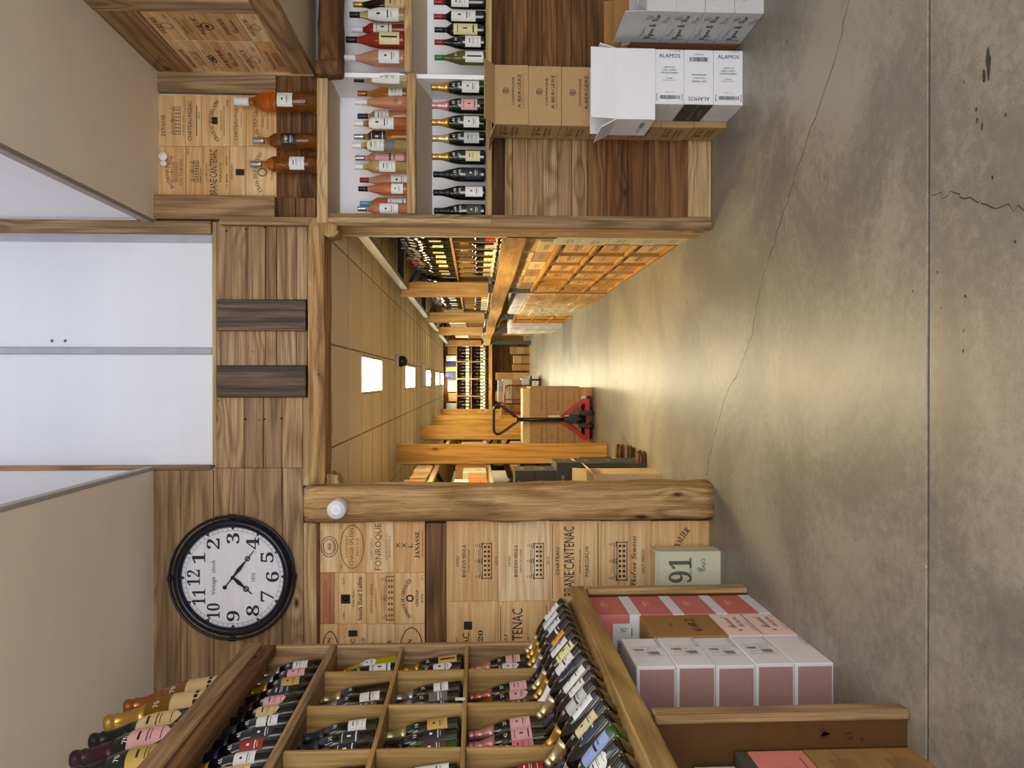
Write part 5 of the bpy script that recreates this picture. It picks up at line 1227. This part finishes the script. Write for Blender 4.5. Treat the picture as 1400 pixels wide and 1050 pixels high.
# cartons over and beside the crate racks
CM = [KRAFTP, KRAFT, CREAM, KRAFTP, WHITEC, KRAFT2]
def crt_row(x, y0, y1, z, h, d, mats, lab, grp, dep=.34, rows=1, nm='farther'):
    n = max(1, int(round((y1-y0)/d))); dd = (y1-y0)/n
    for i in range(n):
        for j in range(rows):
            mt_ = mats[(i*2+j*3) % len(mats)]
            cn = {id(KRAFTP): 'pale', id(KRAFT): 'kraft', id(CREAM): 'cream', id(WHITEC): 'white', id(KRAFT2): 'brown', id(LID['y']): 'pine', id(GREYC): 'charcoal', id(CORAL): 'red', id(ORANGEC): 'orange'}[id(mt_)]
            carton((x+dep/2+R.uniform(-.008, .008), y0+dd*(i+.5), z+j*h), (dep, dd-.006, h-.002), mt_, R.uniform(-.02, .02), ('%s %s, %s along, %s' % (cn, lab, ORD[i], ['lowest', 'second up', 'third up', 'fourth up', 'fifth up', 'sixth up'][j])) if rows > 1 else '%s %s, %s along' % (cn, lab, ORD[i]), grp, seam=None, bev=0 if z > 2.5 else .002,
                   prints=[('-x', 0, h*.55, [('t', ['CHÂTEAU', 'CUVÉE', 'DOMAINE', 'BRUT'][(i+j) % 4], 0, 0, dd*.5, h*.14), ('r', -dd*.2, -h*.2, dd*.2, -h*.17)], INK2)] if d > .25 else [])
crt_row(XK+.03, NB+.40, YP[0]-.1, .815, .125, .44, [KRAFTP, KRAFTP, KRAFT, LID['y']], 'carton on the nearest crate rack', 'cartons on the nearest crate rack', rows=2)
# white cartons beside the near end of the crate rack
nx = PX(915, 327, XK)
crt_row(XK+.0, NB+.09, NB+.37, 0, .17, .34, [CREAM, WHITEC, CREAM], 'carton stacked before the nearest crate rack', 'cartons before the nearest crate rack', rows=5, dep=.26)
# second bay: upright pine cases, long low cartons, white sacks
crt_row(XK-.02, YP[0]+.1, YP[0]+.75, 0, .265, .65, [LID['y'], LID['y'], KRAFT2], 'case just beyond the first steel upright', 'cases beyond the first steel upright', rows=3, dep=.5)
crt_row(XK-.0, YP[0]+.8, YP[1]-.7, 0, .13, .5, [KRAFTP, CREAM, KRAFTP], 'flat carton in the second bay', 'flat cartons in the second bay', rows=6, dep=.4)
crt_row(XK+.02, YP[0]+.8, YP[1]-.75, .79, .13, .3, [WHITEC, CORAL, WHITEC, CREAM], 'small carton on the flat cartons', 'small cartons on the flat cartons', rows=1, dep=.3)
crt_row(XK-.05, YP[1]+.7, YP[1]+2.6, 0, .2, .5, [WHITEC, WHITEC, CREAM], 'wine carton in the third bay', 'white cartons in the third bay', rows=4, dep=.4)
crt_row(XK+.2, YP[2]+.1, YP[3]-.3, 0, .3, .6, [KRAFT2, KRAFT2], 'carton in the farthest bay', 'cartons in the farthest bay', rows=3, dep=.5)
for b in range(2, 4):
    crt_row(XK+.15, posts_y[b]+.2, posts_y[b+1]-.2, 1.57, .15, .5, [KRAFTP, KRAFT, WHITEC], 'carton on the upper shelf, %s bay' % ['third', 'farthest'][b-2], 'cartons on the upper shelf', rows=2)
crt_row(XK+.15, posts_y[1]+.35, posts_y[2]-.2, 1.57+.0, .10, .55, [WHITEC, KRAFTP, GREYC], 'carton lying above the second bay shelf', 'cartons above the second bay', rows=1, dep=.2) if False else None

# ---- left racking with fir end boards
YQ = [PZ(830, 612).y, 11.3, 14.6, 17.9]
XQ = PY(830, 606, YQ[0]).x
gl = empty('pallet_racking', (XQ, YQ[0], 0), label='dark steel racking with broad fir boards on the left of the stock room aisle', cat='rack')
def lb(name, x0, x1, y0, y1, z0, z1, mat, rot=(0, 0, 0)): return board(name, x0-XQ, x1-XQ, y0-YQ[0], y1-YQ[0], z0, z1, mat, gl, .002, rot)
XQ0 = PY(830, 633, YQ[0]).x
for i, y in enumerate(YQ):
    lb('upright_board', XQ0, XQ, y-.022, y, .005 if i == 0 else .0, 2.19, FIR['z'])
    for xx in (XQ-.215, XQ-1.05):
        obj('upright', MB().box(0, .09, -.035, .035, 0, 2.15), STEELD, gl, (xx-XQ, y+.04-YQ[0], 0))
    hl = MB()
    s = MB().tube([(-.1, 0, 1.9), (-.95, 0, 1.4)], .02, 6).tube([(-.95, 0, 1.4), (-.1, 0, .8)], .02, 6).tube([(-.1, 0, .8), (-.95, 0, .3)], .02, 6)
    obj('brace', s, STEELD, gl, (0, y+.04-YQ[0], 0))
ends = [W+.45]+YQ
for a, b2 in zip(ends, ends[1:]):
    for z in (1.80, 1.27):
        lb('beam', XQ-.265, XQ-.225, a, b2-.03, z-.05, z, TAN if z != 2.12 else STEELD)
        if z != 2.12: lb('shelf_board', XQ-1.05, XQ-.266, a, b2-.03, z-.015, z-.001, OAK['y'])
obj('upright', MB().box(0, .09, -.035, .035, 0, 2.15), STEELD, gl, (-.30, W+.45-YQ[0], 0))
def lcrt(y, z, sz, mt_, lab, prints=()): return carton((XQ-.20-sz[0]/2, y, z+.002), sz, mt_, R.uniform(-.03, .03), lab, 'cartons on the left racking', prints=prints)
wl_ = [('+x', 0, .09, [('t', 'CHÂTEAU', 0, 0, .14, .022), ('r', -.07, -.03, .07, -.026)], INK2)]
lcrt(7.55, 1.802, (.4, .5, .16), KRAFTP, 'pale carton on the top left shelf beside the first fir board', wl_)
lcrt(7.0, 1.802, (.4, .48, .15), KRAFT, 'kraft carton on the top left shelf, second from the fir board', wl_)
lcrt(6.4, 1.802, (.4, .48, .18), KRAFT2, 'brown carton on the top left shelf, near the post')
lcrt(7.72, 1.272, (.4, .3, .30), KRAFT2, 'tall brown carton on the eye level left shelf', wl_)
lcrt(7.35, 1.272, (.4, .36, .22), CREAM, 'cream carton on the eye level left shelf', wl_)
lcrt(6.95, 1.272, (.4, .36, .17), KRAFT, 'kraft carton low on the eye level left shelf', wl_)
lcrt(6.5, 1.272, (.4, .42, .16), ORANGEC, 'orange carton on the eye level left shelf', wl_)
lcrt(6.5, 1.434, (.4, .40, .12), WHITEC, 'white flat carton on top of the orange carton', wl_)
lcrt(6.0, 1.272, (.4, .4, .26), KRAFTP, 'pale carton on the eye level shelf, close behind the post')
for b in range(1, 4):
    for k in range(4):
        a = ends[b]+.4+k*.7
        lcrt(a, 1.272, (.45, .55, .3), [KRAFT, KRAFTP, KRAFT2][k % 3], '%s carton, %s on the left shelf behind the %s fir board' % (['kraft', 'pale', 'brown'][k % 3], ORD[k], ORD[b-1]))
        lcrt(a, -.001, (.6, .6, .9), [KRAFT2, KRAFT][k % 2], '%s floor carton, %s behind the %s fir board' % (['brown', 'kraft'][k % 2], ORD[k], ORD[b-1]))
# charcoal cartons and kraft carton in the first left bay
def ccart(px0, px1, py, Yn, dep, lab, mt_, dx=0, prints=()):
    """its near +x edge shows between columns px0 (top) and px1 (bottom) at row py"""
    a = PY(px1, py, Yn); t = PY(px0, py, Yn); z0 = max(0, a.z); 
    return carton((a.x-.15, Yn+dep/2, z0), (.30, dep, t.z-z0), mt_, 0, lab, 'cartons in the first left bay', prints=prints)
lt = [('+x', 0, .10, [('t', 'BRUT', 0, 0, .08, .03)], plain('#bdb9a8', .6)), ('-y', .02, .1, [('t', 'RUINE', 0, .03, .1, .02)], plain('#bdb9a8', .6))]
pf = PZ(905, 648)
kb = carton((pf.x-.16, pf.y+.20, 0), (.32, .38, PY(812, 650, pf.y).z), KRAFTP, 0, 'tall kraft carton with open lid standing behind the post', None, flaps=[('+x', .06, .9), ('-x', .1, .4), ('+y', .12, .5)])
cs = [(6.10, 6.50, -.655, 4, .183, 'behind the kraft carton'), (6.52, 6.88, -.715, 3, .176, 'midway to the fir board'), (6.90, 7.26, -.74, 3, .174, 'nearer the fir board'), (7.28, 7.64, -.76, 2, .17, 'closest to the fir board')]
for ya, yb, xe, nn, h, wh in cs:
    for i in range(nn):
        carton((xe-.17, (ya+yb)/2, i*h), (.34, yb-ya-.01, h-.002), GREYC, R.uniform(-.02, .02), 'charcoal champagne carton, %s in the stack %s' % (['lowest', 'second', 'third', 'fourth'][i], wh), 'charcoal cartons', prints=lt+([('+x', .05, .02, [('r', -.1, -.014, .1, .012)], P_['cream'])] if (i+int(ya*3)) % 3 == 0 else []))
for i in range(2):
    carton((-.715-.15, 6.28, 4*.183+.001+i*.165), (.30, .32, .163), GREYC, 0, 'flat charcoal carton, %s of two on the charcoal stack behind the kraft carton' % ['lower', 'upper'][i], 'flat charcoal cartons', prints=lt)
# round log ends / rolled bundles on the floor by the fir board
for k, (px, py) in enumerate(((853, 624), (868, 629), (883, 637))):
    q = PZ(px, py); r = empty('wood_bundle', (q.x+.03, q.y, 0), label='small brown bundle of vine wood on the floor, %s from the fir board' % ORD[k], cat='bundle', group='vine wood bundles')
    for s in range(7):
        a = s*2*PI/6; c = (0, 0) if s == 6 else (math.cos(a)*.026, math.sin(a)*.026)
        obj('stick', MB().tube([(-.06, c[0], .04+c[1]), (.01, c[0]+.004, .042+c[1]), (.08+R.uniform(-.02, .02), c[0], .04+c[1])], .013, 6), OLDD['x'], r)

# ---- end wall shelves
YS = FAR-.42
def X_(py): return PY(660, py, YS).x
def Z_(px): return PY(px, 520, YS).z
xa, xb = X_(562)-.35, X_(470)
es = empty('end_shelf', (xa, YS, 0), label='tall wooden bottle shelf across the end wall of the stock room', cat='shelf')
def eb(name, x0, x1, y0, y1, z0, z1, mat): return board(name, x0-xa, x1-xa, y0-YS, y1-YS, z0, z1, mat, es, .001)
for px in (624.3, 644.2, 664): eb('shelf_board', xa, xb, YS, YS+.36, Z_(px)-.012, Z_(px)+.012, OAK['x'])
for py in (470, 494.5, 518, 541.7, 566): eb('divider', X_(py)-.015, X_(py)+.015, YS+.001, YS+.36, Z_(664)+.013, Z_(624.3)-.013, OAK['z'])
eb('back_panel', xa, xb, YS+.37, YS+.38, 0, Z_(606), OLDD['x'])
eb('fascia', xa, xb, YS-.16, YS-.14, Z_(672.6), Z_(669), FIR['x'])
eb('sloping_shelf', xa, xb, YS-.14, YS, Z_(669)-.02, Z_(668), OAK['x'])
for px_ in (xa, (xa+xb)/2, xb): eb('leg', px_-.02, px_+.02, YS+.1, YS+.14, 0, Z_(673), STEELD)
for rw, (zt_, zb_) in enumerate(((624.3, 644.2), (644.2, 664))):
    for c, (p0, p1) in enumerate(((470, 494.5), (494.5, 518), (518, 541.7), (541.7, 566))):
        for k in range(5):
            py = p0+(p1-p0)*(k+.6)/5.2
            bottle('bordeaux' if k % 2 else 'burgundy', 'black', ['black', 'red', 'black', 'charcoal', 'copper'][(k+c+rw) % 5], ('white' if (k+c) % 4 else 'cream', .04, .13, 1.0, 9, 'rect'), (X_(py), YS+.08, Z_(zb_)+.013), (0, 0, 0),
                   'small pale labelled bottle, %s from the right in the %s cell, %s row, end shelf' % (ORD[k], ['rightmost', 'second', 'third', 'leftmost'][c], ['upper', 'lower'][rw]), 'bottles in the cells of the end shelf', 1.0, n=8)
for k in range(20):
    x = X_(474)-.0-(X_(474)-X_(562))*(k+.5)/20
    m = Matrix.Rotation(-1.15, 3, 'X')
    bottle('bordeaux', 'black', 'black', ('white' if k % 7 else 'orange', .06, .17, 1.0, 9, 'rect'), (x, YS-.115, Z_(668)+.045), m.to_euler(), 'pale labelled bottle lying %s from the right on the end shelf front' % ORD[k], 'bottles lying on the front of the end shelf', .9, n=8)
topb = [(474, 485, 'KRAFT2', 612, 'brown carton on top of the end shelf, beside the right racking'), (486, 494, 'WHITEC', 610, 'white carton on top of the end shelf'), (495, 501, 'NAVYC', 609.5, 'blue carton left of the white one on the end shelf'), (501.3, 508, 'YELC', 609.5, 'yellow carton between the blue ones on the end shelf'), (508.3, 515, 'NAVYC', 609.5, 'second blue carton on the end shelf'),
        (520, 526, 'WHITEC', 613, 'small white carton on the end shelf, mid row'), (526.5, 536, 'KRAFTP', 612, 'pale kraft carton on top of the end shelf'), (537, 549, 'KRAFT', 613, 'kraft carton on top of the end shelf'), (551, 561, 'WHITE2', 610, 'grey carton on top of the end shelf, far left')]
MM = dict(KRAFT2=KRAFT2, WHITEC=WHITEC, NAVYC=kraft_mat('blue_card', '#2b3a78'), YELC=kraft_mat('yellow_card', '#d9a040'), KRAFTP=KRAFTP, KRAFT=KRAFT, WHITE2=WHITE2)
for p0, p1, mk, pxt, lab in topb:
    z0 = Z_(624.3)+.0125
    carton(((X_(p0)+X_(p1))/2, YS+.17, z0), (X_(p0)-X_(p1)-.01, .3, Z_(pxt)-z0), MM[mk], 0, lab, 'cartons on top of the end shelf')
# brown cartons stacked on the floor under the end shelf
k = 0
for py0, py1, pxs in ((474, 484, (696, 705, 714, 722)), (486, 497, (700, 711, 722)), (498, 507, (699, 711, 722)), (509, 520, (676, 699, 722)), (521, 533, (680, 700, 722)), (535, 548, (676, 700, 722))):
    Yb = FAR-.9
    for j in range(len(pxs)-1):
        zb_, zt_ = PY(pxs[j+1], 500, Yb).z, PY(pxs[j], 500, Yb).z
        zb_ = 0 if j == len(pxs)-2 else zb_-PY(722, 500, Yb).z
        zt_ = zt_-PY(722, 500, Yb).z
        X1_, X0_ = PY(700, py0, Yb).x, PY(700, py1, Yb).x
        carton(((X0_+X1_)/2, Yb+.15, zb_+.001), (X1_-X0_-.01, .3, zt_-zb_-.003), [KRAFT2, KRAFT, KRAFT2][(k+j) % 3], 0, 'brown carton stacked before the end shelf, %s column from the right, %s down' % (ORD[k], ORD[j]), 'brown cartons before the end shelf')
    k += 1
bz = MB().box(-2.3, 2.6, 0, .02, 0, .1)
obj('baseboard_end', bz, plain('#d5c9a8', .6), None, (0, FAR-.03, 0))['kind'] = 'structure'

# ---- red hand cart with cartons
q = PZ(740, 528); YC = q.y
def XC(py): return PY(720, py, YC).x
def ZC_(px): return PY(px, 530, YC).z
xl, xr = XC(572), XC(514)
ct = empty('hand_cart', ((xl+xr)/2, YC, 0), label='hand cart with a red and grey tubular rail, loaded with cartons', cat='cart'); cx = (xl+xr)/2; hw_ = (xr-xl)/2
obj('platform', MB().box(-hw_, hw_, 0, .9, .20, .235), STEELD, ct)
def loop(z1, x0, x1): return [(x0, 0, .23), (x0, 0, z1-.08), (x0+.02, 0, z1-.02), (x0+.08, 0, z1), (x1-.08, 0, z1), (x1-.02, 0, z1-.02), (x1, 0, z1-.08), (x1, 0, .23)]
obj('handle_rail', MB().tube(loop(ZC_(690), -hw_*.72, hw_*.55), .016, 8), REDP, ct)
obj('middle_rail', MB().tube([(-.05, 0, .23), (-.05, 0, ZC_(691))], .014, 8), REDP, ct)
for sx in (-1, 1):
    for yy in (.1, .8): obj('wheel', MB().lathe([(0, -.02), (.085, -.02), (.1, -.012), (.1, .012), (.085, .02), (0, .02)], 18, mat=Matrix.Translation((sx*(hw_-.08), yy, .1)) @ Matrix.Rotation(PI/2, 4, 'Y')), RUB, ct)
zz_ = .236
for i, (w_, h, mt_, lab) in enumerate(((.55, .17, WHITEC, 'white carton with print at the bottom of the hand cart'), (.5, .20, KRAFT, 'kraft carton in the middle of the hand cart load'), (.5, .20, CREAM, 'cream carton with print high on the hand cart'), (.46, .10, WHITE2, 'flat grey carton topping the hand cart load'))):
    carton((cx+.12, YC+.45, zz_), (w_, .4, h-.002), mt_, 0, lab, 'cartons on the hand cart', prints=[('-y', .05, h/2, [('t', 'VIN', 0, 0, .1, .05), ('r', -.1, -.05, .1, -.04)], INK)]); zz_ += h
zz_ = .236
for i in range(3):
    carton((cx-.32, YC+.45, zz_), (.32, .4, .198), KRAFT2, 0, 'brown carton, %s on the left side of the hand cart' % ['lowest', 'middle', 'highest'][i], 'brown cartons on the hand cart'); zz_ += .2

# ---- pallet truck with a pallet of champagne cartons
q = PZ(812, 573); YJ = q.y; xj = q.x
def XJ_(py): return PY(780, py, YJ).x
def ZJ_(px): return PY(px, 573, YJ).z
pj = empty('pallet_truck', (xj, YJ, 0), label='red hand pallet truck with black loop handle parked in the aisle', cat='truck')
sx0, sx1 = XJ_(602)-xj, XJ_(545)-xj
body = MB()
zt_ = ZJ_(765); zb_ = ZJ_(806)
for s, xe in ((-1, sx0), (1, sx1)):
    body.prism([(xe, .045), (xe, .12), (s*.03, zt_), (s*.02, zt_-.04), (xe-s*.06, .115), (xe-s*.06, .045)], 'y', .04, .07)
body.box(sx0, sx1, .035, .075, .045, .10)
obj('yoke', body, REDP, pj)
fk = MB().box(sx0+.02, sx0+.17, .075, 1.15, .06, .09).box(sx1-.17, sx1-.02, .075, 1.15, .06, .09)
obj('forks', fk, REDP, pj)
obj('pump', MB().lathe([(.05, .10), (.05, .22), (.035, .24), (.03, .36), (0, .36)], 16), BLKM, pj, (0, .0, 0))
obj('bracket', MB().box(-.085, .085, -.03, .03, .10, .14).box(-.05, .05, -.05, -.02, .20, .30).box(-.02, .02, -.06, .0, .28, .36), BLKM, pj)
for s in (-1, 1): obj('wheel', MB().lathe([(0, -.024), (.08, -.024), (.09, -.016), (.09, .016), (.08, .024), (0, .024)], 22, mat=Matrix.Translation((s*.075, -.0, .0905)) @ Matrix.Rotation(PI/2, 4, 'Y')), RUB, pj)
zh0, zh1 = ZJ_(707), ZJ_(675)
obj('handle_shaft', MB().tube([(0, -.03, .32), (0, -.06, zh0)], .022, 10), BLKM, pj)
lp = []
hwid = XJ_(553)-xj
zm = zh1-zh0
for u_, v_ in ((-.12, 0), (-.45, .28), (-.80, .58), (-.97, .76), (-.98, .88), (-.86, .97), (-.65, 1), (0, 1), (.65, 1), (.86, .97), (.98, .88), (.97, .76), (.80, .58), (.45, .28), (.12, 0)):
    lp.append((u_*hwid, -.06, zh0+v_*zm))
obj('handle_loop', MB().tube(lp, .016, 8, closed=True), BLKM, pj)
obj('warning_tag', MB().box(-.022, .022, -.088, -.082, zh0+.01, zh0+.16), P_['orange'], pj)
obj('lever', MB().tube([(.02, -.06, zh0+.03), (.09, -.07, zh0+.10), (.085, -.07, zh0+.16)], .007, 6), BLKM, pj)
# pallet
YL = YJ+.14
p0, p1 = PY(800, 612, YL).x, PY(800, 530, YL).x
pa = empty('pallet', ((p0+p1)/2, YL, 0), label='wooden pallet on the forks under the champagne cartons', cat='pallet'); hw_ = (p1-p0)/2
for k in range(7): board('deck_board', -hw_, hw_, k*.15, k*.15+.11, .128, .148, PALLETW, pa)
for x in (-hw_+.05, 0, hw_-.05):
    for y in (.05, .5, .95): board('block', x-.045, x+.045, y-.045, y+.045, .022, .107, PALLETW, pa)
    board('stringer', x-.05, x+.05, 0, 1.01, .108, .127, FIR['y'], pa); board('bottom_board', x-.05, x+.05, 0, 1.01, .001, .021, FIR['y'], pa)
cols_ = [(528, 568), (577, 617)]
hb = (PY(725, 550, YL).z-.149)/3
for c, (a, b2) in enumerate(cols_):
    x1_, x0_ = PY(760, a+ (0), YL).x, PY(760, b2, YL).x
    for j in range(3):
        dx = (.05, .02, 0)[j] if c == 0 else 0
        for r_ in range(2):
            carton(((x0_+x1_)/2+dx*0, YL+.20+r_*.36, .149+j*hb), (x1_-x0_-.004, .34, hb-.002), KRAFT, 0, 'kraft champagne carton on the pallet, %s tier, %s, %s row' % (['lowest', 'middle', 'top'][j], ['right of the handle', 'left of the handle'][c], ['front', 'rear'][r_]), 'champagne cartons on the pallet',
                   prints=[('-y', 0, hb/2, [('t', serif('PHILIPPONNAT'), 0, -.04, (x1_-x0_)*.66, .022), ('o', 0, .03, .014, .018, .004)], INK2)] if r_ == 0 else [])
tz = .149+3*hb
carton(((p0+p1)/2+.02, YL+.25, tz), ((p1-p0)-.06, .44, .085), KRAFTP, 0, 'flat pale carton sheet lying on top of the pallet load', None)

# ---- dome camera, hanging sign
q = PY(541, 494, 8.35)
dc = empty('dome_camera', (q.x, 8.35, BZ), label='black dome security camera on a white base under the stock room ceiling', cat='camera')
obj('base', MB().lathe([(0, -.035), (.075, -.035), (.08, -.025), (.08, 0), (0, 0)], 24), plain('#d8d2c2', .5), dc)
obj('dome', MB().lathe([(0, -.125), (.03, -.118), (.052, -.098), (.060, -.07), (.058, -.035), (0, -.035)], 24), BLKM, dc)
q = PY(576, 515, 12.3)
es2 = empty('emergency_light', (q.x+.02, 12.3, BZ), label='slim white emergency light box on the stock room ceiling', cat='light')
obj('housing', MB().box(-.19, .19, -.03, .03, -.075, 0), plain('#d8d4c6', .5), es2, bevel=.006)
obj('lens', MB().box(-.16, .16, -.034, -.03, -.06, -.015), plain('#f2efdf', .3), es2)
